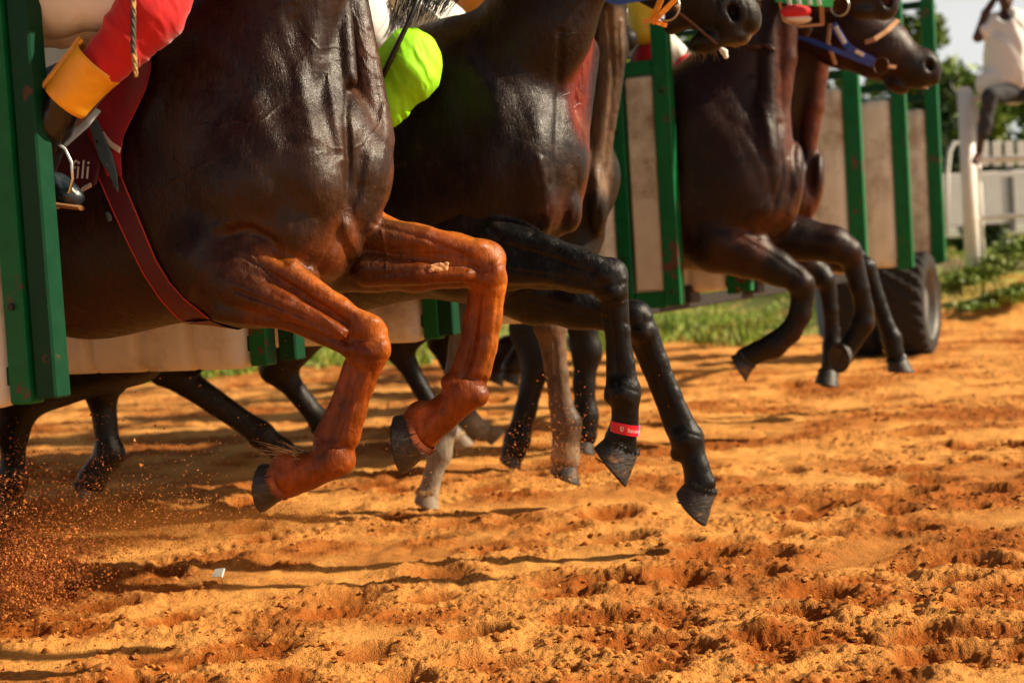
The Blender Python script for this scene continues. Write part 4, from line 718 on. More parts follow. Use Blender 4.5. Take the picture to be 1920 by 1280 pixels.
# ------------------------------------------------------------------ starting gate
GL = np.array([.4327, .9016, 0]); BK_ = -TD
gate = empty('starting_gate', (1.2, 8.5, 0), 'green racehorse starting gate with beige padded stalls receding to the right on rubber tyres', 'starting gate')
ZB = .71
def at(px, py, d, z=0): q = P(px, py, d); return np.array([q[0], q[1], z])
def post(c, w_, z0, z1, m, parent, name='post'):
    b = MB(); b.box(c + ZD * (z0 + z1) / 2, TD, GL, ZD, w_, w_ * .9, (z1 - z0) / 2, .005); o = b.build(name, MT[m], parent)
    return o
def pad(c, length, z0, z1, parent, th=.05, seams=6, m='pad'):
    """quilted vinyl cushion: rounded slab along the stall wall, pinched at its seams"""
    b = MB(); ns = seams * 8; V = []; n = 28; H = (z1 - z0) / 2; zc = (z0 + z1) / 2
    for i in range(ns + 1):
        u = i / ns; ph = abs(math.sin(math.pi * u * seams)); k = 1 - .30 * (1 - ph) ** 9
        e = min(1, min(u, 1 - u) * 30 + .35); 
        for j in range(n):
            q = 2 * math.pi * j / n; c_, s_ = math.cos(q), math.sin(q); ex = abs(c_) ** .35 * (1 if c_ > 0 else -1); ez = abs(s_) ** .16 * (1 if s_ > 0 else -1)
            V.append(c + BK_ * (u * length) + GL * ex * th * k * e + ZD * (zc + ez * (H - .012 * (1 - ph) ** 8) * (1 - .02 * (1 - e))))
    Fs = [(i * n + j, i * n + (j + 1) % n, (i + 1) * n + (j + 1) % n, (i + 1) * n + j) for i in range(ns) for j in range(n)] + [tuple(range(n)), tuple(range(ns * n, ns * n + n))[::-1]]
    return b.add(V, Fs).build('pad', MT[m], parent, smooth=True)
parts = [(52, 101, 750, 3.95, 0), (495, 549, 683, 4.95, 0), (815, 843, 630, 5.95, 0), (1090, 1112, 600, 6.95, 0), (1180, 1182, 572, 7.95, 1), (1378, 1400, 552, 9.05, 0), (1495, 1512, 520, 10.1, 0), (1607, 1618, 503, 11.2, 0), (1694, 1704, 497, 12.4, 0), (1757, 1765, 490, 13.6, 2)]
fronts = []
def bolts(c, par, n=4, z0=.9, dz=.55, w_=.037):
    for k in range(n):
        b = MB(); b.tube([c + ZD * (z0 + dz * k) + ND * w_ * .85, c + ZD * (z0 + dz * k) + ND * (w_ * .9 + .008)], .009, 8); b.build('bolt', MT['black'], par)
for n_, (xa, xb, yb, d, typ) in enumerate(parts):
    a = at(xa, yb, d); fronts.append(a)
    fr = MB(); zt = 3.05 if typ < 2 else 2.95
    w_ = .032 if d < 6.5 else .036
    # long rails of the stall wall, above and below the cushion, and its rear post
    for z in (2.12, 3.0 if typ < 2 else 2.9): fr.box(a + BK_ * 1.15 + ZD * z, TD, GL, ZD, 1.12, .028, .03, .005)
    fr.box(a + BK_ * 1.15 + ZD * (ZB + .07), TD, GL, ZD, 1.12, .02, .025, .004); fr.box(a + BK_ * 2.3 + ZD * 1.87, TD, GL, ZD, .035, .035, 1.16, .005)
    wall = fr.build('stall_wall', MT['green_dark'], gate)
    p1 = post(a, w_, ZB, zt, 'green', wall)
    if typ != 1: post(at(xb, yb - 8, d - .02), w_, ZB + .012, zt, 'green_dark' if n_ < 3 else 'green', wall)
    if d < 9: bolts(a, wall, 3, .95, .62, w_)
    pad(a + BK_ * (w_ + .004), 2.2, ZB - .01 if n_ < 5 else ZB + .02, 2.03, wall, th=.058 if n_ < 3 else .075, seams=11)
# opened front door at the fifth wall, flat to the camera
da = fronts[4]; db = at(1266, 565, 7.86); dv = db - da; dl = np.linalg.norm(dv); dv = dv / dl; dn = np.cross(dv, ZD)
door = MB(); door.box(db + ZD * 1.40, dv, dn, ZD, .042, .04, .69, .006); door.box((da + db) / 2 + ZD * 1.875, dv, dn, ZD, dl / 2 - .04, .03, .035, .005); door.box((da + db) / 2 + ZD * .74, dv, dn, ZD, dl / 2 - .04, .03, .04, .005)
do = door.build('front_door', MT['green'], gate); b = MB(); b.box((da + db) / 2 + ZD * 1.31, dv, dn, ZD, dl / 2 - .044, .022, .528, .012); b.build('door_panel', MT['panel'], do)
for z in (.78, 1.75):
    b = MB(); b.tube([db + ZD * z - dn * .05 , db + ZD * z + dn * .05], .011, 8); b.build('bolt', MT['black'], do)
# overhead beam, undercarriage, rear rails
b = MB(); g0, g1 = fronts[0] + BK_ * .05, fronts[-1] + BK_ * .05; gv = (g1 - g0) / np.linalg.norm(g1 - g0); gn = np.cross(gv, ZD)
g0 = g0 - gv * 1.2
b.box((g0 + g1) / 2 + ZD * 3.12, gv, gn, ZD, np.linalg.norm(g1 - g0) / 2, .05, .05, .008); b.box((g0 + g1) / 2 + ZD * 3.12 + BK_ * 2.2, gv, gn, ZD, np.linalg.norm(g1 - g0) / 2, .05, .05, .008)
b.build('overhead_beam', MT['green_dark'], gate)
b = MB(); c0, c1 = fronts[4] + BK_ * .35 - gv * .3, fronts[-2] + BK_ * .35; b.box((c0 + c1) / 2 + ZD * .665, gv, gn, ZD, np.linalg.norm(c1 - c0) / 2, .06, .03, .008)
for k in range(5, 9): b.box(fronts[k] + BK_ * .3 + ZD * .72, gv, gn, ZD, .09, .07, .05, .01)
b.build('chassis_beam', MT['black'], gate)
b = MB()
for k in (7, 8):
    a_, c_ = fronts[k], fronts[k + 1]; m_ = (a_ + c_) / 2 + BK_ * 1.4; hw = np.linalg.norm(c_ - a_) / 2 - .06
    for z in (2.1, 2.42): b.box(m_ + ZD * z, gv, gn, ZD, hw, .03, .03, .004)
    for j in range(-3, 4): b.box(m_ + gv * hw * j / 3.3 + ZD * 2.26, gv, gn, ZD, .035, .02, .13, .004)
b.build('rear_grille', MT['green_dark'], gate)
# wheel with tread
def wheel(c, Rw, hw):
    b = MB(); n = 96; V = []; prof = [(-1, .70), (-1.02, .80), (-.98, .92), (-.84, .985), (-.5, 1.0), (0, 1.005), (.5, 1.0), (.84, .985), (.98, .92), (1.02, .80), (1, .70)]
    for i in range(n):
        q = 2 * math.pi * i / n; r_ = GL * math.cos(q) + ZD * math.sin(q)
        for j, (u, k) in enumerate(prof):
            kk = k
            if 3 <= j <= 7 and (i + (j % 2) * 2) % 4 < 2: kk -= .045
            V.append(c + TD * hw * u + r_ * Rw * kk)
    m_ = len(prof); Fs = [(i * m_ + j, ((i + 1) % n) * m_ + j, ((i + 1) % n) * m_ + j + 1, i * m_ + j + 1) for i in range(n) for j in range(m_ - 1)]
    wo = b.add(V, Fs).build('wheel', MT['rubber'], gate)
    rb = MB(); n = 40; V = []; pf = [(.98, .70), (.86, .66), (.5, .62), (.45, .30), (.7, .26), (.72, .0)]
    for i in range(n):
        q = 2 * math.pi * i / n; r_ = GL * math.cos(q) + ZD * math.sin(q)
        for u, k in pf: V.append(c + TD * hw * u + r_ * Rw * k)
    m_ = len(pf); Fs = [(i * m_ + j, ((i + 1) % n) * m_ + j, ((i + 1) % n) * m_ + j + 1, i * m_ + j + 1) for i in range(n) for j in range(m_ - 1)]
    rb.add(V, Fs).build('rim', MT['rim'], wo, smooth=False)
wc = at(1708, 580, 12.9); Rw = .42; wheel(wc + ZD * Rw, Rw, .17); wheel(wc + ZD * Rw - TD * .42, Rw, .17)

# ------------------------------------------------------------------ tack of the nearest horse
from mathutils.bvhtree import BVHTree
bo, BV, BQ = BODY1
bvh = BVHTree.FromPolygons(BV.tolist(), BQ.tolist())
def surf(px, py, off=.004):
    dr = P(px, py, 1.0) - CAM; dr /= np.linalg.norm(dr); h = bvh.ray_cast(Vector(CAM), Vector(dr))
    if h[0] is None: return None
    p = np.array(h[0]); return p - dr * off
def sheet(rows, name, m, parent, off=.005, nu=14, nv=3, th=.003, ripple=0, shape=None):
    """cloth laid on the horse: rows of (y, x_left, x_right), or pairs of points"""
    V = []; R_ = []
    for a, c in zip(rows[:-1], rows[1:]):
        for t in range(nv): R_.append(tuple(a[i] + (c[i] - a[i]) * t / nv for i in range(len(a))))
    R_.append(rows[-1]); last = None
    for r in R_:
        for i in range(nu + 1):
            u = i / nu
            x, y = (r[1] + (r[2] - r[1]) * u, r[0]) if len(r) == 3 else (r[0] + (r[2] - r[0]) * u, r[1] + (r[3] - r[1]) * u)
            p = surf(x, y, off + ripple * (math.sin(x * .09 + y * .05) + .6 * math.sin(x * .21 - y * .1)))
            if p is None:
                d_ = (last - CAM) @ F0 if last is not None else 4.2; p = P(x, y, d_)
            last = p; V.append(p)
    n1 = len(V); N_ = -F0 * th; W = [v + F0 * th for v in V]; k = nu + 1; nr = len(R_)
    Fs = [(i * k + j, i * k + j + 1, (i + 1) * k + j + 1, (i + 1) * k + j) for i in range(nr - 1) for j in range(nu)]
    ed = [j for j in range(k)] + [i * k + nu for i in range(1, nr)] + [(nr - 1) * k + j for j in range(nu - 1, -1, -1)] + [i * k for i in range(nr - 2, 0, -1)]
    F2 = [tuple(q + n1 for q in f[::-1]) for f in Fs] + [(ed[i], ed[i - 1], ed[i - 1] + n1, ed[i] + n1) for i in range(len(ed))]
    return MB().add(V + W, Fs + F2).build(name, MT[m], parent, smooth=True)
sc_ = sheet([(60, 215, 292), (95, 190, 284), (130, 175, 282), (165, 165, 274), (200, 158, 258), (230, 155, 243), (255, 165, 231), (290, 185, 226), (330, 200, 228)], 'saddlecloth', 'saddlecloth', None, off=.030, nu=22, nv=6, ripple=.003, th=.004)
tag(sc_, 'crimson saddle cloth with a pale trim tucked behind the near rider’s red and yellow leg', 'saddle cloth'); sc_['label'] = 'crimson saddle cloth with pale trim behind the near red and yellow lower leg'
sheet([(188, 251, 194, 246), (194, 262, 200, 255), (205, 275, 210, 266), (224, 288, 227, 277)], 'trim', 'whitetrim', sc_, off=.037, nu=4, nv=4)
sc2 = sheet([(180, 60, 168), (240, 60, 176), (300, 60, 190), (345, 62, 182), (362, 62, 150)], 'numnah', 'maroon', None, off=.018, nu=14, nv=4, ripple=.002); tag(sc2, 'maroon numnah with white letters beside the near stirrup', 'numnah')
sheet([(146, 363, 150, 354), (160, 357, 158, 348), (172, 350, 170, 342)], 'trim', 'whitetrim', sc2, off=.024, nu=3, nv=3)
tc_ = bpy.data.curves.new('t', 'FONT'); tc_.body = 'fili'; tc_.size = 46; to = bpy.data.objects.new('t', tc_); C.objects.link(to); bpy.context.view_layer.update(); tm = to.to_mesh()
lv = []
for v in tm.vertices:
    p = surf(130 + v.co.x * .9 + v.co.y * .10, 335 - v.co.y * 1.1, .024); lv.append(p if p is not None else P(130, 335, 4.1))
b = MB(); b.add(lv, [tuple(p.vertices) for p in tm.polygons]); b.build('lettering', MT['white'], sc2); to.to_mesh_clear(); bpy.data.objects.remove(to)
GR = [(140, 205, 190, 205), (150, 240, 205, 262), (165, 290, 222, 320), (190, 345, 245, 375), (214, 400, 268, 430), (242, 460, 292, 488), (270, 515, 318, 530), (300, 560, 345, 560), (325, 588, 372, 582), (342, 603, 392, 598)]
gt = sheet(GR, 'girth', 'maroon', None, off=.009, nu=8, nv=6, th=.006); tag(gt, 'maroon girth strap with orange edges under the nearest horse, behind its elbow', 'girth')
def surf_edge(pts, off): return [q for q in (surf(x, y, off) for x, y in pts) if q is not None]
def dens(pts, n=6):
    o = []
    for a, c in zip(pts[:-1], pts[1:]): o += [(a[0] + (c[0] - a[0]) * t / n, a[1] + (c[1] - a[1]) * t / n) for t in range(n)]
    return o + [pts[-1]]
for e in ([(r[0], r[1]) for r in GR], [(r[2], r[3]) for r in GR]):
    b = MB(); b.tube(surf_edge(dens(e), .010), .0022, 6); b.build('edging', MT['orangeedge'], gt, smooth=True)
# girth carried on under the belly
b = MB(); V = []
la = (surf(342, 603, .006), surf(392, 598, .006)); 
for i in range(9):
    for c in la:
        q = c + (-ND) * (.50 * i / 8); h = bvh.ray_cast(Vector((q[0], q[1], .2)), Vector((0, 0, 1))); V.append(np.array(h[0]) - ZD * .006 if h[0] is not None else q)
b.add(V, [(2 * i, 2 * i + 1, 2 * i + 3, 2 * i + 2) for i in range(8)]); b.build('girth_underside', MT['maroon'], gt, smooth=True)
bl = sheet([(153, 196, 168, 196), (163, 225, 181, 222), (175, 262, 195, 255), (187, 300, 210, 288), (203, 325, 219, 322), (220, 360, 222, 358)], 'billet_strap', 'billet', None, off=.044, nu=4, nv=4); tag(bl, 'blue grey punched leather billet strap lying over the maroon girth', 'strap')
hp = [surf(x, y, .0475) for x, y in ((167, 228), (182, 266), (201, 308), (214, 347), (160, 208))]; [MB().tube([p + F0 * .002, p - F0 * .001], .004, 8).build('hole', MT['boot'], bl) for p in hp]
sheet([(197, 399, 203, 396), (200, 408, 208, 404), (202, 416, 210, 414)], 'strap_end', 'billet', bl, off=.013, nu=2, nv=2)

# ------------------------------------------------------------------ people
def person_body(name, root, chains, head, m='skin', vox=.008, hands=()):
    S = Sculpt(0)
    for ch, k in chains: S.chain(ch, k)
    if head is not None:
        c, fwd = head; fwd = np.asarray(fwd, float) / np.linalg.norm(fwd); up = ZD - fwd * fwd[2]; up /= np.linalg.norm(up); sd_ = np.cross(fwd, up); A = np.array([fwd, sd_, up])
        S.ell(c, A, (.092, .075, .105), .03); S.ell(c + fwd * .02 - up * .06, A, (.07, .055, .06), .03); S.cap(c + fwd * .088 + up * .01, c + fwd * .108 - up * .022, .010, .015, .01)
        for s in (1, -1): S.ell(c + sd_ * .076 * s - up * .01, A, (.018, .008, .03), .006); S.ell(c + fwd * .088 + sd_ * .032 * s + up * .012, A, (.012, .014, .009), .006, -1)
        S.cap(c + fwd * .092 - up * .052 + sd_ * .02, c + fwd * .092 - up * .052 - sd_ * .02, .008, .008, .006)
    for wr_, dirn, palm in hands:       # wrist, direction of the fingers, palm normal
        wr_, dirn, palm = [np.asarray(q, float) for q in (wr_, dirn, palm)]; dirn /= np.linalg.norm(dirn); palm = palm - dirn * (palm @ dirn); palm /= np.linalg.norm(palm); s_ = np.cross(dirn, palm)
        S.ell(wr_ + dirn * .05, np.array([dirn, s_, palm]), (.052, .042, .018), .012)
        for j, (o, L_) in enumerate(((-.03, .062), (-.01, .075), (.01, .07), (.03, .055))):
            a = wr_ + dirn * .088 + s_ * o; e = a + dirn * L_ * .5 + palm * .008; S.cap(a, e, .0095, .0088, .004); S.cap(e, e + dirn * L_ * .38 + palm * .024, .0088, .0075, .004)
        a = wr_ + dirn * .03 - s_ * .035; e = a + dirn * .035 - s_ * .028 + palm * .01; S.cap(a, e, .012, .010, .008); S.cap(e, e + dirn * .032 + palm * .01, .010, .008, .004)
    V, Q = S.mesh(vox, 2); return link(name, mesh_np(V, Q), MT[m], root)
def cloth(name, chains, m, root, vox=.008, fold=.006, freq=14, seed=1, cut=None):
    S = Sculpt(0)
    for ch, k in chains: S.chain(ch, k)
    if cut:
        for c, A, r in cut: S.ell(c, A, r, .006, -1)
    V, Q = S.mesh(vox, 2); N = vnormals(V, Q); n_ = fbm(V[:, 0] * freq + V[:, 1] * 4, V[:, 2] * freq * .6 + V[:, 0] * freq * .7, seed, 3); n2_ = 1 - np.abs(2 * n_ - 1)
    V = V + N * ((n2_ - .6) * fold)[:, None]; return link(name, mesh_np(V, Q), MT[m], root)
def xoff(p, s): return p - ND * s
def rider(tagl, L, hip, knee, ankle, toe, fwd_top, colors, width=.56, back_leg=True, seed=1):
    """crouched jockey: near leg as given, far leg the same across the horse"""
    hip, knee, ankle, toe = [np.asarray(q, float) for q in (hip, knee, ankle, toe)]
    r = empty('person', L(-.7, 0, 0), tagl, 'jockey'); pelvis = hip - ND * .16 + ZD * .03
    chest = pelvis + TD * .34 + ZD * .30; neck = chest + TD * .12 + ZD * .10; hd = neck + TD * .10 + ZD * .12
    hand_n = L(-.12, .10, 1.95); elb = chest - ZD * .22 + ND * .26 + TD * .05
    far = lambda p, w_=width: p - ND * w_
    hipf, kneef, ankf, toef = hip - ND * .3, far(knee), far(ankle), far(toe)
    ch = [([(pelvis, .13), (chest, .135), (neck, .05)], .06), ([(hip, .09), (knee, .056), (ankle, .036)], .02), ([(hipf, .09), (kneef, .056), (ankf, .036)], .02), ([(neck, .05), (hd, .06)], .02)]
    for s, e in ((1, elb), (-1, elb - ND * .52)): ch.append(([(chest + ND * .17 * s + ZD * .03, .05), (e, .038), (hand_n - ND * (0 if s > 0 else .18), .026)], .02))
    person_body('body', r, ch, (hd + ZD * .04, TD * 1 + ZD * -.1), hands=[(hand_n, TD, -ZD), (hand_n - ND * .18, TD, -ZD)])
    cloth('breeches', [([(pelvis, .145), (pelvis + TD * .1 + ZD * .08, .135)], .05), ([(hip, .115), (knee + (hip - knee) * .12, .074)], .03), ([(hipf, .115), (kneef + (hipf - kneef) * .12, .074)], .03)], 'breech', r, fold=.016, freq=9, seed=seed)
    cloth('silks', [([(pelvis + TD * .1 + ZD * .09, .145), (chest, .15), (neck - ZD * .02, .07)], .05), ([(chest + ND * .17, .065), (elb, .052), (hand_n - TD * .05, .035)], .03), ([(chest - ND * .17, .065), (elb - ND * .52, .052), (hand_n - ND * .18 - TD * .05, .035)], .03)], colors[0], r, fold=.012, freq=10, seed=seed + 3)
    S = Sculpt(0); S.ell(hd + ZD * .075 - TD * .01, np.array([TD, ND, ZD]), (.135, .11, .10), .02); S.cap(hd + TD * .10 + ZD * .06, hd + TD * .17 + ZD * .05, .03, .015, .03, (ZD, .4)); V, Q = S.mesh(.009, 2); link('helmet', mesh_np(V, Q), MT[colors[0]], r)
    return r, far, (knee, ankle, toe)
kn, an, to_ = P(296, -12, 3.88), P(96, 262, 3.98), P(148, 366, 3.98)
r1, far, _ = rider('jockey in white breeches with red knee sleeve and yellow gaiter riding the nearest horse', L1, P(30, -8, 4.02), kn, an, to_, None, ('redsilk',), seed=4)
for f_ in (lambda p: p, far):
    q = lambda x, y, d, rp: (f_(P(x, y, d)), rp * d / F)
    cloth('knee_sleeve', [([q(298, -20, 3.88, 62), q(283, 18, 3.87, 60), q(250, 62, 3.87, 50), q(192, 122, 3.88, 42)], .03)], 'redcloth', r1, vox=.005, fold=.013, freq=20, seed=5)
    b = MB(); ga, gb = f_(P(186, 116, 3.88)), f_(P(120, 193, 3.90)); gx = (gb - ga); n = 40; V = []; gl = np.linalg.norm(gx); gx /= gl; s1 = np.cross(gx, F0); s1 /= np.linalg.norm(s1); s2 = np.cross(s1, gx)
    NU = 12
    for i in range(NU + 1):
        u = i / NU; rr = (.0665 - .010 * u) * (1 + (.03 if i in (1, NU - 1) else 0))
        for j in range(n):
            th_ = 2 * math.pi * j / n; V.append(ga + gx * gl * u + (s1 * math.cos(th_) + s2 * math.sin(th_)) * rr * (1 + .015 * math.sin(th_ * 3 + u * 7)))
    W = [ga + gx * gl * (i / NU) + (np.array(V[i * n + j]) - ga - gx * gl * (i / NU)) * .94 for i in range(NU + 1) for j in range(n)]; K = len(V)
    Fs = [(i * n + j, i * n + (j + 1) % n, (i + 1) * n + (j + 1) % n, (i + 1) * n + j) for i in range(NU) for j in range(n)]
    Fs += [tuple(a + K for a in f[::-1]) for f in Fs] + [(j, (j + 1) % n, K + (j + 1) % n, K + j) for j in range(n)] + [(NU * n + j, NU * n + (j + 1) % n, K + NU * n + (j + 1) % n, K + NU * n + j) for j in range(n)]
    go = b.add(V, Fs).build('gaiter', MT['yellow'], r1, smooth=True) if False else MB().add(V + W, Fs).build('gaiter', MT['yellow'], r1, smooth=True)
    sgn = -1 if s1[0] > 0 else 1
    b = MB(); e0 = ga + s1 * sgn * .064 - gx * .012; e1 = gb + s1 * sgn * .057 + gx * .01; side = -F0 * .014
    b.box((e0 + e1) / 2 + side, gx, s1, F0, np.linalg.norm(e1 - e0) / 2, .005, .004, .002)
    for k in range(44): p = e0 + (e1 - e0) * (k + .5) / 44 + side; b.box(p + s1 * sgn * .006, gx, s1, F0, .0011, .0035, .003)
    b.build('zip', MT['yellow'], go)
    cloth('boot', [([q(124, 188, 3.90, 37), q(100, 232, 3.93, 33), q(84, 280, 3.97, 27), q(72, 330, 3.99, 28)], .03), ([q(72, 320, 3.99, 26), q(60, 345, 4.0, 24)], .02)], 'boot', r1, vox=.006, fold=.005, freq=18, seed=2)
    sh = cloth('shoe', [([q(66, 345, 3.99, 27), q(105, 352, 3.98, 25), q(130, 366, 3.97, 20), q(143, 372, 3.97, 15)], .02)], 'shoe', r1, vox=.005, fold=.005, freq=22, seed=7)
    b = MB(); b.tube([f_(P(60, 374, 3.98)), f_(P(110, 384, 3.97)), f_(P(153, 390, 3.97))], [.034, .036, .028], 16, flat=(ux, .22)); b.build('shoe_sole', MT['sole_tan'], sh)
st = empty('stirrup', P(115, 300, 3.97), 'worn steel stirrup iron on a grey leather round the near black boot', 'stirrup')
b = MB(); c_ = [P(x, y, d) for x, y, d in ((105, 268, 3.93), (122, 280, 3.93), (134, 305, 3.93), (136, 335, 3.93), (130, 358, 3.94), (110, 388, 3.96), (70, 382, 4.05), (62, 340, 4.06), (76, 290, 4.02), (105, 268, 3.93))]
b.tube(c_, .005, 8, cap=False); b.build('iron', MT['steel'], st, smooth=True)
b = MB(); b.tube([P(182, 205, 3.99), P(160, 232, 3.96), P(120, 268, 3.94), P(108, 272, 3.93)], [.012, .013, .013, .012], 12, flat=(F0, .25)); MT['greyleather'] = mat('grey leather', (.04, .035, .035), rough=.5); b.build('stirrup_leather', MT['greyleather'], st, smooth=True)
# plaited cord hanging by the knee
cdp = [P(248 + 2 * math.sin(t * 3) + (7 * max(0, t - .7) / .3), -60 + 205 * t, 3.78) for t in np.linspace(0, 1, 30)]
b = MB()
for ph in (0, 2.1, 4.2): b.tube([p + (rx * math.cos(i * .9 + ph) + F0 * math.sin(i * .9 + ph)) * .0032 for i, p in enumerate(cdp)], [.0042] * 26 + [.004, .0035, .003, .0015], 7)
MT['cord'] = mat('plaited cord', (.05, .045, .03), rough=.7, nscale=20, col2=(.45, .25, .08), mask=(.48, .56)); o = b.build('plaited_cord', MT['cord'], None, smooth=True); tag(o, 'dark green and tan plaited cord dangling over the red sleeve', 'cord')

# second rider: white breeches, neon green knee
r2, far, _ = rider('jockey in white breeches and neon green knee sleeve on the second horse', L2, P(560, -10, 5.05), P(765, 100, 4.90), P(640, 300, 4.98), P(700, 370, 4.98), None, ('yellowsilk',), seed=9)
for f_ in (lambda p: p, far):
    q = lambda x, y, d, rp: (f_(P(x, y, d)), rp * d / F)
    cloth('knee_sleeve', [([q(726, 104, 4.92, 44), q(768, 112, 4.89, 52), q(770, 135, 4.88, 50), q(728, 186, 4.90, 42), q(660, 260, 4.93, 38)], .03)], 'neon', r2, vox=.005, fold=.014, freq=17, seed=11)
    cloth('thigh_cloth', [([q(560, -5, 5.0, 105), q(650, 50, 4.96, 88), q(735, 98, 4.93, 50)], .03)], 'breech', r2, vox=.008, fold=.014, freq=8, seed=12)
    cloth('boot', [([q(668, 250, 4.95, 34), q(640, 300, 4.98, 28), q(620, 345, 5.0, 26), q(680, 368, 4.98, 20)], .02)], 'boot', r2, vox=.008)
rn = MB(); rn.tube([P(800, -40, 4.80), P(762, 50, 4.79), P(733, 110, 4.80), P(714, 150, 4.82), P(708, 165, 4.84)], [.007, .008, .009, .008, .005], 10); ro = rn.build('rein', MT['boot'], None, smooth=True); tag(ro, 'black leather rein hanging over the neon green knee', 'rein')
# third and fourth riders, glimpsed
r3, far3, _ = rider('jockey in red and orange glimpsed behind the second horse’s mane', L3, L3(-.75, .18, 1.80), L3(-.35, .32, 1.68), L3(-.75, .34, 1.22), L3(-.6, .36, 1.15), None, ('orange',), seed=15); r3['label'] = 'jockey in orange glimpsed above the black mane of the second horse'
cloth('knee_sleeve', [([(L3(-.37, .32, 1.68), .068), (L3(-.66, .34, 1.33), .05)], .02)], 'redcloth', r3); cloth('knee_sleeve', [([(L3(-.37, -.28, 1.68), .068), (L3(-.66, -.28, 1.33), .05)], .02)], 'redcloth', r3)
r4, far4, _ = rider('jockey in yellow silks with a red knee sleeve seen through the green gate frame', L4, P(1120, 20, 8.4), P(1212, 96, 8.12), P(1150, 210, 8.3), P(1170, 240, 8.3), None, ('yellowsilk',), seed=17)
for f_ in (lambda p: p, far4): cloth('knee_sleeve', [([(f_(P(1214, 105, 8.1)), .062), (f_(P(1190, 150, 8.2)), .05)], .02)], 'redcloth', r4)
cloth('sleeve', [([(P(1196, -30, 8.1), .07), (P(1206, 62, 8.05), .06)], .02)], 'yellowsilk', r4, fold=.01)
# ------------------------------------------------------------------ ground
rg = np.random.RandomState(3)
def sm(a, b, x): t = np.clip((x - a) / (b - a), 0, 1); return t * t * (3 - 2 * t)
def bank(X, Y): return .46 * sm(15.6, 17.4, Y) * sm(3.3, 4.6, X + (Y - 16) * .02)
def grid_xy(Y0, Y1, ny, x0, x1, nx):
    t = np.linspace(0, 1, ny); iy = (1 / Y0) * (1 - t) + (1 / Y1) * t; Y = 1 / iy
    X = np.linspace(x0, x1, nx)[None, :] * Y[:, None]; return X, np.repeat(Y[:, None], nx, 1)
NYg, NXg = 620, 1300
X, Y = grid_xy(3.2, 19.0, NYg, -.48, .56, NXg)
wx = X + .05 * (fbm(X * 5, Y * 5, 90, 3) - .5); wy = Y + .05 * (fbm(X * 5 + 9, Y * 5, 91, 3) - .5)
Z = .04 * (fbm(X * 1.1, Y * .9, 1, 3) - .5) + .030 * (fbm(X * 3.3, Y * 2.6, 5, 3) - .5) + .022 * (np.abs(fbm(X * 6.5, Y * 5.2, 7, 3) - .5) * 2 - .25)
rough = sm(.44, .60, fbm(X * 1.9 + 3, Y * 2.4, 11, 4))                   # where the sand is churned
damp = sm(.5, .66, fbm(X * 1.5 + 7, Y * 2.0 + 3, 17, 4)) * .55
# hoof craters with a thrown-up rim
cr = []
for _ in range(500):
    yy = 3.5 + 13 * rg.rand() ** 1.4; xx = (rg.rand() * 1.02 - .47) * yy; cr.append((xx, yy, .05 + .05 * rg.rand(), rg.rand() * 6.28, .010 + .018 * rg.rand()))
for px_, py_, s_ in ((1330, 1040, .10), (1430, 1042, .08), (1160, 1010, .09), (640, 1115, .10), (1060, 1110, .08), (1120, 1090, .07), (1800, 1090, .06), (1700, 925, .09), (1830, 922, .08), (1550, 950, .08), (1180, 1090, .08), (40, 1180, .12), (1400, 1190, .07), (1750, 1195, .09), (880, 1185, .08), (1500, 1145, .08)):
    dr = P(px_, py_, 1.0) - CAM; t = -CAM[2] / dr[2]; q = CAM + dr * t; cr.append((q[0], q[1], s_, -.5 + rg.rand() * .6, .032))
for cx, cy, s_, an_, dp in cr:
    # only the rows and columns near the print
    r0 = np.searchsorted(Y[:, 0], cy - 4.2 * s_); r1_ = np.searchsorted(Y[:, 0], cy + 4.2 * s_)
    if r1_ <= r0: continue
    xs = X[(r0 + r1_) // 2]; c0 = np.searchsorted(xs, cx - 5 * s_); c1_ = np.searchsorted(xs, cx + 5 * s_)
    if c1_ <= c0: continue
    sl = (slice(r0, r1_), slice(c0, c1_)); u = wx[sl] - cx; v = wy[sl] - cy; a = (u * math.cos(an_) + v * math.sin(an_)) / (s_ * 1.25); b_ = (-u * math.sin(an_) + v * math.cos(an_)) / s_
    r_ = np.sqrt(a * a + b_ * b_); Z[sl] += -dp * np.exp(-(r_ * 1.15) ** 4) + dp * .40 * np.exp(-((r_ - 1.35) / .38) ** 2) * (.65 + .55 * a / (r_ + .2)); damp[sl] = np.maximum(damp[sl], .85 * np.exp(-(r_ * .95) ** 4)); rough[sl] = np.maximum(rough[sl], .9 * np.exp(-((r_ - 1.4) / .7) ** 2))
# ridged clods and crumbs
n1 = fbm(wx * 11, wy * 11, 21, 4); rid = 1 - np.abs(2 * n1 - 1)
Z += rough * (.016 * (rid - .6) + .022 * np.maximum(0, fbm(X * 26, Y * 26, 31, 3) - .45) + .011 * np.maximum(0, vn(X * 62, Y * 62, 41) - .4) + .006 * np.maximum(0, vn(X * 110, Y * 95, 43) - .4)) + (1 - rough) * (.006 * (fbm(X * 20, Y * 24, 51, 3) - .5))
Z += (.35 + rough) * .0035 * (fbm(X * 120, Y * 110, 61, 2) - .5)
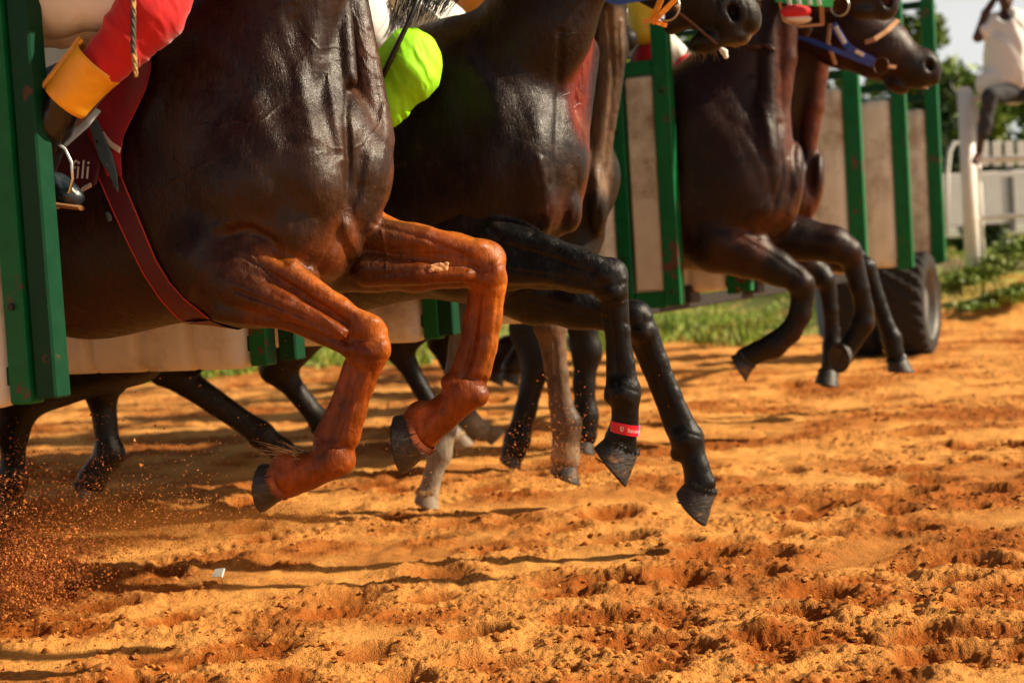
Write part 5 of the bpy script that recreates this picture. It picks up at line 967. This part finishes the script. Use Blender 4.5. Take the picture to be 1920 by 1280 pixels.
# tyre ruts running away to the right, with tread bars
def gpt(px_, py_):
    dr = P(px_, py_, 1.0) - CAM; q = CAM - dr * (CAM[2] / dr[2]); return q[:2]
for (a_, b2, hw) in ((gpt(-60, 1120), gpt(860, 930), .10), (gpt(860, 930), gpt(1130, 905), .10)):
    dv_ = b2 - a_; L_ = np.linalg.norm(dv_); dv_ /= L_; u = (X - a_[0]) * dv_[0] + (Y - a_[1]) * dv_[1]; v = -(X - a_[0]) * dv_[1] + (Y - a_[1]) * dv_[0]
    m_ = sm(0, .3, u) * sm(L_ + .3, L_, u) * np.exp(-(v / hw) ** 6); tread = sm(.2, .8, np.abs(((u + np.abs(v) * .6) * 16) % 1 - .5) * 2)
    Z = Z * (1 - .55 * m_) + m_ * (-.010 + .009 * tread); rough *= 1 - .6 * m_
Z += bank(X, Y); 
V = np.stack([X, Y, Z], -1).reshape(-1, 3); ii = np.arange(NYg * NXg).reshape(NYg, NXg)
Qg = np.stack([ii[:-1, :-1], ii[:-1, 1:], ii[1:, 1:], ii[1:, :-1]], -1).reshape(-1, 4)
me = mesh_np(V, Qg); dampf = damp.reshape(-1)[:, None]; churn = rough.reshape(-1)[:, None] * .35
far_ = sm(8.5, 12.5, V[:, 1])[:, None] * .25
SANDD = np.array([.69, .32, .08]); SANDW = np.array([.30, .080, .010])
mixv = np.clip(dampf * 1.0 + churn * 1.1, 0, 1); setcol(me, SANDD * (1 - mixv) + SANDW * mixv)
MT['sand'] = mat('track sand', (.6, .3, .1), rough=.95, noise=.3, nscale=95, bump=1.0, bscale=210, bdist=.007, attr='Col', spec=.15)
n = MT['sand'].node_tree.nodes; l = MT['sand'].node_tree.links
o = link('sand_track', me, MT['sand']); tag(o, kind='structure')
# track beyond the sculpted part and to both sides, and the turf
b = MB()
def flat(x0, x1, y0, y1, z, name, m, nx=1, ny=1, kind='structure'):
    xs = np.linspace(x0, x1, nx + 1); ys = np.linspace(y0, y1, ny + 1); XX, YY = np.meshgrid(xs, ys); ZZ = z(XX, YY) if callable(z) else np.full_like(XX, z)
    ii = np.arange(XX.size).reshape(XX.shape); q = np.stack([ii[:-1, :-1], ii[:-1, 1:], ii[1:, 1:], ii[1:, :-1]], -1).reshape(-1, 4); o = link(name, mesh_np(np.stack([XX, YY, ZZ], -1).reshape(-1, 3), q), m); tag(o, kind=kind); return o
MT['sandfar'] = mat('outlying sand', (.6, .26, .06), rough=.95, noise=.25, nscale=4, bump=.9, bscale=14, bdist=.05, col2=(.38, .12, .02), mask=(.5, .62))
flat(-90, 120, -25, 420, -.06, 'ground', MT['sandfar'])
turf = flat(-40, 60, 16.3, 60, lambda x, y: .006 + bank(x, y) + .03 * (fbm(x * .8, y * .8, 71, 3) - .5) + .01 * sm(16.3, 17.3, y), 'turf', MT['grass_ground'], 400, 180)
far_t = flat(-150, 200, 59.9, 400, lambda x, y: .05 + .46 * (x > 3.5) + 0 * x, 'far_field', MT['grass_ground'], 40, 10)
# brown soil on top of the verge
MT['soil'] = mat('brown soil', (.17, .10, .05), rough=.95, noise=.4, nscale=4, bump=.9, bscale=18, bdist=.03, col2=(.10, .13, .02), mask=(.5, .6))
flat(4.2, 16, 18.2, 27, lambda x, y: .006 + bank(x, y) + .035 + .03 * (fbm(x * .8, y * .8, 71, 3) - .5), 'soil_strip', MT['soil'], 80, 60)
# grass blades
def blades(name, pts, hmin, hmax, wd, m, seed, lean=.5):
    r_ = np.random.RandomState(seed); n_ = len(pts); h = hmin + (hmax - hmin) * r_.rand(n_); a = r_.rand(n_) * 6.28; dx = np.cos(a) * wd; dy = np.sin(a) * wd; lx = (r_.rand(n_) - .5) * lean * h * 2; ly = (r_.rand(n_) - .5) * lean * h * 2
    p = np.array(pts); z = np.zeros(n_)
    v = np.stack([np.stack([p[:, 0] - dx, p[:, 1] - dy, p[:, 2]], 1), np.stack([p[:, 0] + dx, p[:, 1] + dy, p[:, 2]], 1), np.stack([p[:, 0] + dx * .7 + lx * .4, p[:, 1] + dy * .7 + ly * .4, p[:, 2] + h * .6], 1), np.stack([p[:, 0] + lx, p[:, 1] + ly, p[:, 2] + h], 1)], 1).reshape(-1, 3)
    q = np.arange(n_ * 4).reshape(-1, 4); o = link(name, mesh_np(v, q, False), m); return o
pp = []
for _ in range(40000):
    y = 15.2 + 22 * rg.rand() ** 1.7; x = (-.36 + .74 * rg.rand()) * y
    if fbm(np.array(x * .9), np.array(y * .7), 77, 3) < .40 + (.2 if y < 16.6 else 0): continue
    if x > 4 and 18.6 < y < 28 and rg.rand() < .8: continue
    pp.append((x, y, float(bank(np.array(x), np.array(y))) * (1 if y > 15.6 else 0)))
tag(blades('grass', pp, .05, .16, .012, MT['grassb'], 5), kind='stuff')
# ------------------------------------------------------------------ leafy things
def leaves(name, centres, n_, size, m, parent, seed, flat_=.6):
    """many small leaves spread through clumps (x, y, z, rx, ry, rz)"""
    r_ = np.random.RandomState(seed); C_ = np.array(centres); vol = (C_[:, 3] * C_[:, 4] * C_[:, 5]); idx = r_.choice(len(C_), n_, p=vol / vol.sum())
    d = r_.normal(size=(n_, 3)); d /= np.linalg.norm(d, axis=1)[:, None]; rr = r_.rand(n_) ** .45; p = C_[idx, :3] + d * C_[idx, 3:] * rr[:, None] * (1 + .25 * r_.randn(n_, 1))
    a = r_.normal(size=(n_, 3)); a /= np.linalg.norm(a, axis=1)[:, None]; b_ = np.cross(a, r_.normal(size=(n_, 3))); b_ /= np.linalg.norm(b_, axis=1)[:, None]; s_ = size * (.6 + .8 * r_.rand(n_, 1))
    v = np.stack([p - a * s_, p + b_ * s_ * .45, p + a * s_, p - b_ * s_ * .45], 1).reshape(-1, 3); return link(name, mesh_np(v, np.arange(n_ * 4).reshape(-1, 4), False), m, parent)
def tree(px_, ybase, ytop, d, wpx, label, m, seed, n_=6000, size=.12, trunk_h=.35):
    base = P(px_, ybase, d); top = P(px_, ytop, d)[2]; gz = .45; base = np.array([base[0], base[1], gz]); H = top - gz; w_ = wpx * d / F; r_ = random.Random(seed)
    t = empty('tree', base, label, 'tree', 'trees behind the gate and fence'); b = MB(); b.tube([base - ZD * .3, base + ZD * H * .35, base + ZD * H * .7 + X0 * w_ * .05], [.035 * H, .025 * H, .012 * H], 10)
    for k in range(6): a = r_.uniform(0, 6.28); z0 = r_.uniform(.3, .6) * H; b.tube([base + ZD * z0, base + ZD * (z0 + H * .15) + np.array([math.cos(a), math.sin(a), 0]) * w_ * .3], [.012 * H, .004 * H], 7)
    b.build('trunk', MT['bark'], t, smooth=True); cs = []
    for k in range(30):
        a = r_.uniform(0, 6.28); q = r_.random() ** .6; z = r_.uniform(trunk_h, .95); wz = math.sin(math.pi * min(1, (1.08 - z) * 1.25)) ** .6
        cs.append((base[0] + math.cos(a) * w_ * .5 * q * wz, base[1] + math.sin(a) * w_ * .5 * q * wz, gz + z * H, w_ * r_.uniform(.08, .17), w_ * r_.uniform(.08, .17), H * r_.uniform(.05, .11)))
    leaves('crown', cs, n_, size, MT[m], t, seed); return t
tree(1795, 520, 120, 46, 300, 'bright green tree behind the white post at the right', 'leaf', 3, 15000, .17, .05)
tree(1725, 520, 5, 58, 150, 'tall thin-crowned tree rising beside the last gate post', 'leaf', 4, 8000, .2, .2)
tree(1745, 520, 150, 38, 130, 'dark tree low beside the last gate post', 'leafdark', 5, 16000, .16, .02)
tree(1935, 520, 130, 52, 230, 'broad green tree behind the seated man', 'leaf', 6, 8000, .16, .1)
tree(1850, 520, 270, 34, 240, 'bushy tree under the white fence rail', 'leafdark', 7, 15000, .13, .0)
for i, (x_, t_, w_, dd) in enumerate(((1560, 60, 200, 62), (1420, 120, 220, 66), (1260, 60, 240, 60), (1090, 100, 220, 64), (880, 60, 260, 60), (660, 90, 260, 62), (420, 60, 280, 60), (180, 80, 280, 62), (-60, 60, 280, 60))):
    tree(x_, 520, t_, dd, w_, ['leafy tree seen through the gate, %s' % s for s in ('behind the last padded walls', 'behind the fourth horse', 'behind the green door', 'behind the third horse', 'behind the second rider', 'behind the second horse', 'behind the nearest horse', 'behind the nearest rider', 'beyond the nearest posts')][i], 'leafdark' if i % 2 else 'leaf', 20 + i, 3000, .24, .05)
def shrub(px_, py_, d, w_, h, label, m, seed, n_=900, size=.03, z=None):
    q = P(px_, py_, d); base = np.array([q[0], q[1], float(bank(np.array(q[0]), np.array(q[1]))) if z is None else z]); t = empty('shrub', base, label, 'shrub', 'low green plants on the verge'); r_ = random.Random(seed)
    b = MB()
    for k in range(5): a = r_.uniform(0, 6.28); b.tube([base - ZD * .02, base + np.array([math.cos(a) * w_ * .3, math.sin(a) * w_ * .3, h * .7])], [.006, .003], 5)
    b.build('stem', MT['bark'], t)['kind'] = 'stuff'
    leaves('foliage', [(base[0] + r_.uniform(-.4, .4) * w_, base[1] + r_.uniform(-.4, .4) * w_, base[2] + h * r_.uniform(.25, .75), w_ * .22, w_ * .22, h * .22) for k in range(9)], n_, size, MT[m], t, seed)
for i, (x_, y_, dd, w_, h, lb) in enumerate(((1812, 585, 16.3, .5, .15, 'bright leafy weed clump in front of the tall white post'), (1860, 590, 16.4, .5, .19, 'second bright weed clump right of the white post’s foot'), (1905, 585, 16.5, .6, .2, 'bright weed clump at the right edge of the verge'), (1795, 540, 16.9, .4, .2, 'small pale weed beside the last tyre'), (1880, 520, 17.6, .7, .24, 'rounded shrub at the white post’s foot'), (1840, 530, 17.2, .4, .2, 'low shrub between the post and the weeds'), (1900, 470, 19.5, .5, .5, 'thin tall weed under the seated man'))):
    shrub(x_, y_, dd, w_, h, lb.replace('’', "'"), 'leaf', 50 + i, 1100, .03)
# ------------------------------------------------------------------ white fence, railings and the man on it
zb = .45
def wp(px_, d, z): q = P(px_, 500, d); return np.array([q[0], q[1], z])
def zt(px_, py_, d): return P(px_, py_, d)[2]
fn = empty('fence', wp(1812, 17.6, zb), 'tall round white post with rails that the man sits on', 'fence')
b = MB(); b.tube([wp(1824, 17.6, zb - .2), wp(1824, 17.6, zt(1808, 172, 17.6))], .083, 20); b.tube([wp(1824, 17.6, zt(1808, 172, 17.6)), wp(1824, 17.6, zt(1808, 165, 17.6))], [.08, .05], 20); po = b.build('post', MT['white_paint'], fn, smooth=True)
b = MB(); b.tube([wp(1830, 17.6, zt(1830, 186, 17.6)), wp(2400, 18.6, zt(1830, 186, 17.6))], .035, 12); b.build('rail', MT['white_paint'], fn, smooth=True)
b = MB(); b.tube([wp(1830, 17.6, zt(1850, 300, 17.6)), wp(2400, 18.6, zt(1850, 300, 17.6))], .035, 12); b.build('rail', MT['white_paint'], fn, smooth=True)
b = MB(); b.tube([wp(1830, 17.6, zt(1850, 408, 17.6)), wp(2400, 18.6, zt(1850, 408, 17.6))], .028, 12); b.build('rail', MT['white_paint'], fn, smooth=True)
b = MB(); b.tube([wp(1844, 17.75, zb), wp(1842, 17.75, zt(1842, 190, 17.75))], .03, 12); b.build('post', MT['white_paint'], fn, smooth=True)
wl = empty('barrier', wp(1860, 26, zb), 'solid white barrier panel with a vertical row of dark holes', 'barrier')
b = MB(); a_, c_ = wp(1766, 26, 0), wp(2300, 26, 0); zl, zh = zt(1860, 420, 26), zt(1860, 322, 26); b.box((a_ + c_) / 2 + ZD * (zl + zh) / 2, X0, [0, 1, 0], ZD, (c_[0] - a_[0]) / 2, .05, (zh - zl) / 2, .01); wpn = b.build('panel', MT['white_paint'], wl)
for y_ in (312, 330, 352, 386, 418):
    b = MB(); q = P(1862, y_, 25.93); b.tube([q, q + np.array([0, .06, 0])], .055, 14); b.build('hole', MT['black'], wpn)
b = MB(); b.box(P(1895, 362, 25.9), X0, [0, 1, 0], ZD, .05, .03, .62, .005); b.build('upright', MT['rim'], wl)
rl = empty('railing', wp(1840, 22, zb), 'white railing of square pales between rails under the seated man', 'railing')
for y_ in (300, 330):
    b = MB(); q = P(1835, y_, 22); b.box(q + X0 * 2.0, X0, [0, 1, 0], ZD, 2.0, .02, .035, .004); b.build('rail', MT['white_paint'], rl)
for k in range(8):
    b = MB(); q = P(1846 + k * 23, 288, 22); b.box(q, X0, [0, 1, 0], ZD, .055, .018, .17, .004); b.build('pale', MT['white_paint'], rl)
b = MB(); hq = [P(x_, y_, 24) for x_, y_ in ((1774, 440), (1776, 330), (1780, 285), (1790, 268), (1804, 270), (1810, 300), (1812, 440))]; b.tube(hq, .035, 10); o = b.build('hoop', MT['white_paint'], None, smooth=True); tag(o, 'bent white pipe hoop standing left of the tall white post', 'hoop')
kb = MB(); a_, c_ = wp(1700, 38, 0), wp(2300, 38, 0); kb.box((a_ + c_) / 2 + ZD * (zt(1850, 432, 38)), X0, [0, 1, 0], ZD, (c_[0] - a_[0]) / 2, .06, .12, .02); o = kb.build('running_rail', MT['white_paint']); tag(o, 'long low white running rail across the grass in the distance', 'rail')
# man on the fence
dm = 17.45
def M_(x, y, r_, d=dm): return (P(x, y, d), r_)
mn = empty('person', wp(1880, dm, zb), 'man in a loose pale t-shirt and dark jeans sitting on the white fence, hand raised', 'person')
person_body('body', mn, [([M_(1905, 150, .15), M_(1893, 95, .17), M_(1889, 52, .15)], .05), ([M_(1888, 45, .06), M_(1886, 10, .058)], .02), ([M_(1866, 45, .07), M_(1834, 70, .055), M_(1848, 25, .045), M_(1868, -6, .034)], .02), ([M_(1915, 45, .055), M_(1950, 80, .045), M_(1940, 130, .035, 17.3)], .02),
  ([M_(1885, 165, .09), M_(1853, 182, .065, 17.1), M_(1842, 235, .052, 17.15), M_(1836, 285, .036, 17.2)], .02), ([M_(1915, 165, .09), M_(1945, 185, .065, 17.1), M_(1945, 240, .052, 17.15), M_(1940, 290, .036, 17.2)], .02)], (P(1886, -2, 17.35), (-.2, -1, -.1)), vox=.012, hands=[(P(1864, -8, dm), (.3, 0, 1), (0, 1, 0)), (P(1940, 130, 17.3), (0, -.3, -1), (1, 0, 0))])
cloth('t_shirt', [([M_(1898, 142, .30), M_(1897, 95, .27), M_(1893, 55, .22)], .05), ([M_(1872, 44, .12), M_(1848, 60, .085)], .03), ([M_(1912, 42, .12), M_(1936, 62, .085)], .03), ([M_(1858, 158, .15), M_(1925, 152, .2)], .05)], 'tee', mn, vox=.014, fold=.05, freq=5, seed=3, cut=[(P(1886, 26, 17.3), np.eye(3), (.085, .2, .10))])
cloth('jeans', [([M_(1905, 158, .15), M_(1885, 166, .12)], .05), ([M_(1920, 170, .12, 17.4), M_(1857, 180, .088, 17.1), M_(1850, 215, .075, 17.13), M_(1846, 250, .07, 17.15)], .015), ([M_(1915, 166, .115, 17.4), M_(1945, 185, .085, 17.1), M_(1945, 250, .07, 17.15)], .03)], 'shorts', mn, vox=.012, fold=.02, freq=8)
for x_ in (1834, 1938): cloth('shoe', [([M_(x_, 294, .048, 17.2), M_(x_ - 4, 302, .04, 17.05), M_(x_ - 5, 304, .03, 16.98)], .02)], 'brownleather', mn, vox=.01, fold=.003)
# helper in jeans behind the gate
dj = 15.2; q = P(1570, 640, dj); jb = np.array([q[0], q[1], 0]); J = lambda x, z, r_, y=0: (jb + np.array([x, y, z]), r_)
pj = empty('person', jb, 'groom in blue jeans standing behind the gate under the padded walls', 'person')
person_body('body', pj, [([J(0, .95, .13), J(0, 1.2, .14), J(0, 1.4, .13)], .05), ([J(0, 1.45, .055), J(0, 1.6, .055)], .02), ([J(-.09, .9, .08), J(-.1, .5, .055), J(-.1, .08, .04)], .02), ([J(.09, .9, .08), J(.1, .5, .055), J(.1, .08, .04)], .02), ([J(-.19, 1.42, .05), J(-.25, 1.15, .04), J(-.22, .9, .03)], .02), ([J(.19, 1.42, .05), J(.25, 1.15, .04), J(.22, .9, .03)], .02)], (jb + np.array([0, 0, 1.68]), (0, -1, 0)), vox=.014, hands=[(jb + np.array([-.22, 0, .88]), (0, 0, -1), (1, 0, 0)), (jb + np.array([.22, 0, .88]), (0, 0, -1), (-1, 0, 0))])
cloth('jeans', [([J(0, .98, .15)] * 2, .04), ([J(-.09, .92, .105), J(-.1, .5, .085), J(-.1, .1, .075)], .03), ([J(.09, .92, .105), J(.1, .5, .085), J(.1, .1, .075)], .03)], 'denim', pj, vox=.014, fold=.015); cloth('shirt', [([J(0, 1.05, .16), J(0, 1.38, .16)], .04), ([J(-.17, 1.42, .075), J(-.24, 1.22, .065)], .02), ([J(.17, 1.42, .075), J(.24, 1.22, .065)], .02)], 'white', pj, vox=.014, fold=.02)
for s in (-.1, .1): cloth('shoe', [([J(s, .05, .05), J(s, .045, .045, -.14)], .02)], 'boot', pj, vox=.012)
# ------------------------------------------------------------------ flying sand
def grains(name, groups, seed):
    r_ = np.random.RandomState(seed); Vs, Fs = [], []; tet = np.array([(1, 0, -.4), (-.5, .87, -.4), (-.5, -.87, -.4), (0, 0, 1.)]); fc = np.array([(0, 1, 2), (0, 3, 1), (1, 3, 2), (2, 3, 0)]); k = 0
    for (x0, y0, sx, sy, d, sd_, n_, s0, s1, rot) in groups:
        t = r_.randn(n_, 2); c, s = math.cos(rot), math.sin(rot); px_ = x0 + t[:, 0] * sx * c - t[:, 1] * sy * s; py_ = y0 + t[:, 0] * sx * s + t[:, 1] * sy * c; dd = d + r_.randn(n_) * sd_; sz = s0 + (s1 - s0) * r_.rand(n_) ** 4
        for i in range(n_):
            p = P(px_[i], py_[i], dd[i])
            if p[2] < .01: continue
            A = r_.normal(size=(3, 3)); A, _ = np.linalg.qr(A); Vs.append(tet * sz[i] * r_.uniform(.6, 1.2, (4, 1)) @ A + p); Fs.append(fc + 4 * k); k += 1
    o = link(name, mesh_np(np.concatenate(Vs), np.concatenate(Fs), False), MT['grain']); return tag(o, kind='stuff')
grains('flying_sand', [(50, 1070, 75, 50, 5.1, .3, 9000, .001, .008, .1), (220, 1010, 130, 28, 5.0, .25, 6000, .0007, .004, .05), (930, 880, 90, 30, 5.9, .2, 1300, .0008, .004, -.3), (50, 1010, 70, 75, 5.3, .3, 9000, .0009, .0075, .2), (20, 1090, 50, 50, 4.9, .2, 5000, .001, .009, 0), (860, 850, 130, 40, 5.0, .2, 700, .0006, .003, 0), (1060, 850, 45, 45, 5.5, .2, 1200, .0006, .0035, -.6), (600, 900, 200, 60, 4.4, .2, 350, .0006, .002, 0), (130, 960, 150, 60, 5.2, .35, 8000, .0007, .004, -.2), (330, 975, 190, 35, 4.9, .3, 5000, .0007, .004, .1), (30, 1080, 60, 60, 4.9, .2, 5000, .0009, .006, 0), (540, 960, 160, 25, 5.2, .2, 2200, .0007, .004, .1), (430, 900, 200, 60, 4.7, .3, 500, .0008, .003, 0), (450, 730, 150, 60, 4.4, .2, 240, .0006, .002, .5), (240, 780, 90, 50, 5.4, .3, 110, .001, .009, 0),
  (1060, 815, 55, 50, 5.6, .25, 420, .001, .0045, -.5), (960, 880, 120, 40, 5.8, .3, 500, .001, .004, -.3), (1100, 870, 60, 30, 5.9, .3, 400, .001, .006, 0), (1230, 820, 110, 90, 5.3, .4, 160, .0008, .003, .3), (860, 760, 200, 90, 5.2, .5, 260, .0007, .0025, 0), (700, 930, 240, 30, 5.6, .3, 700, .001, .0035, -.1), (1150, 420, 200, 220, 5.2, .5, 30, .0008, .002, 0), (20, 1110, 60, 40, 4.9, .2, 1100, .0012, .006, 0)], 8)
# loose crumbs and clods lying on the churned sand
def clods(name, n_, seed):
    r_ = np.random.RandomState(seed); Yc = 3.6 + 8.5 * r_.rand(n_ * 3) ** 1.5; Xc = (r_.rand(n_ * 3) * .98 - .45) * Yc
    ri = np.clip(np.searchsorted(Y[:, 0], Yc), 1, NYg - 1); ci = np.clip(((Xc / Yc + .48) / 1.04 * (NXg - 1)).astype(int), 1, NXg - 2)
    keep = rough[ri, ci] > r_.rand(n_ * 3) * .9; Xc, Yc, ri, ci = [q[keep][:n_] for q in (Xc, Yc, ri, ci)]; zc = Z[ri, ci]; m_ = len(Xc)
    ico = np.array([(0, 0, 1), (.89, 0, .45), (.28, .85, .45), (-.72, .53, .45), (-.72, -.53, .45), (.28, -.85, .45), (.72, .53, -.45), (-.28, .85, -.45), (-.89, 0, -.45), (-.28, -.85, -.45), (.72, -.53, -.45), (0, 0, -1)])
    fc = np.array([(0,1,2),(0,2,3),(0,3,4),(0,4,5),(0,5,1),(1,6,2),(2,7,3),(3,8,4),(4,9,5),(5,10,1),(6,7,2),(7,8,3),(8,9,4),(9,10,5),(10,6,1),(11,7,6),(11,8,7),(11,9,8),(11,10,9),(11,6,10)])
    s_ = .0020 + .011 * r_.rand(m_) ** 7; V = ico[None] * (s_[:, None, None] * r_.uniform(.55, 1.25, (m_, 12, 1))) * np.array([1.2, 1, .75]) + np.stack([Xc, Yc, zc + s_ * .35], 1)[:, None]
    Q = (fc[None] + 12 * np.arange(m_)[:, None, None]).reshape(-1, 3); me = mesh_np(V.reshape(-1, 3), Q, False); t = (.25 + .6 * r_.rand(m_)).repeat(12)[:, None]
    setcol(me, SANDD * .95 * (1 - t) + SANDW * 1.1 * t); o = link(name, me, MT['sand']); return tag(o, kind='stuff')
clods('sand_clods', 18000, 4)
# dust hanging over the left foreground
S = Sculpt(0)
for x_, y_, d_, a_, b_ in ((40, 1010, 5.3, .22, .13), (170, 985, 5.2, .26, .10), (330, 985, 5.0, .22, .06), (20, 1100, 5.0, .16, .08), (520, 975, 5.2, .2, .035)): S.ell(P(x_, y_, d_), np.eye(3), (a_, .28, b_), .05)
S.cap(P(1060, 850, 5.8), P(980, 900, 5.8), .05, .05, .05)
V, Q = S.mesh(.02, 2); dm_ = bpy.data.materials.new('airborne dust'); dm_.use_nodes = True; dm_.node_tree.nodes.clear(); dn_ = dm_.node_tree.nodes
vo_ = dn_.new('ShaderNodeVolumePrincipled'); oo_ = dn_.new('ShaderNodeOutputMaterial'); dm_.node_tree.links.new(vo_.outputs[0], oo_.inputs['Volume']); vo_.inputs['Color'].default_value = (.75, .24, .04, 1); vo_.inputs['Density'].default_value = 2.0; vo_.inputs['Anisotropy'].default_value = .3
tag(link('dust_cloud', mesh_np(V, Q), dm_), kind='stuff')
# pebbles and litter
lg = gpt(410, 1092); b = MB(); lc = np.array([lg[0], lg[1], .03]); b.add([lc + np.array(v) for v in ((-.022, 0, -.01), (.012, -.012, -.008), (.020, .008, .016), (-.010, .012, .014), (-.018, .006, -.012), (.014, .0, -.014), (.022, .014, .012), (-.006, .016, .009))], [(0, 1, 2, 3), (4, 7, 6, 5), (0, 4, 5, 1), (1, 5, 6, 2), (2, 6, 7, 3), (3, 7, 4, 0)]); o = b.build('litter_scrap', MT['paper']); tag(o, 'small crumpled white scrap lying on the sand near the front', 'litter')
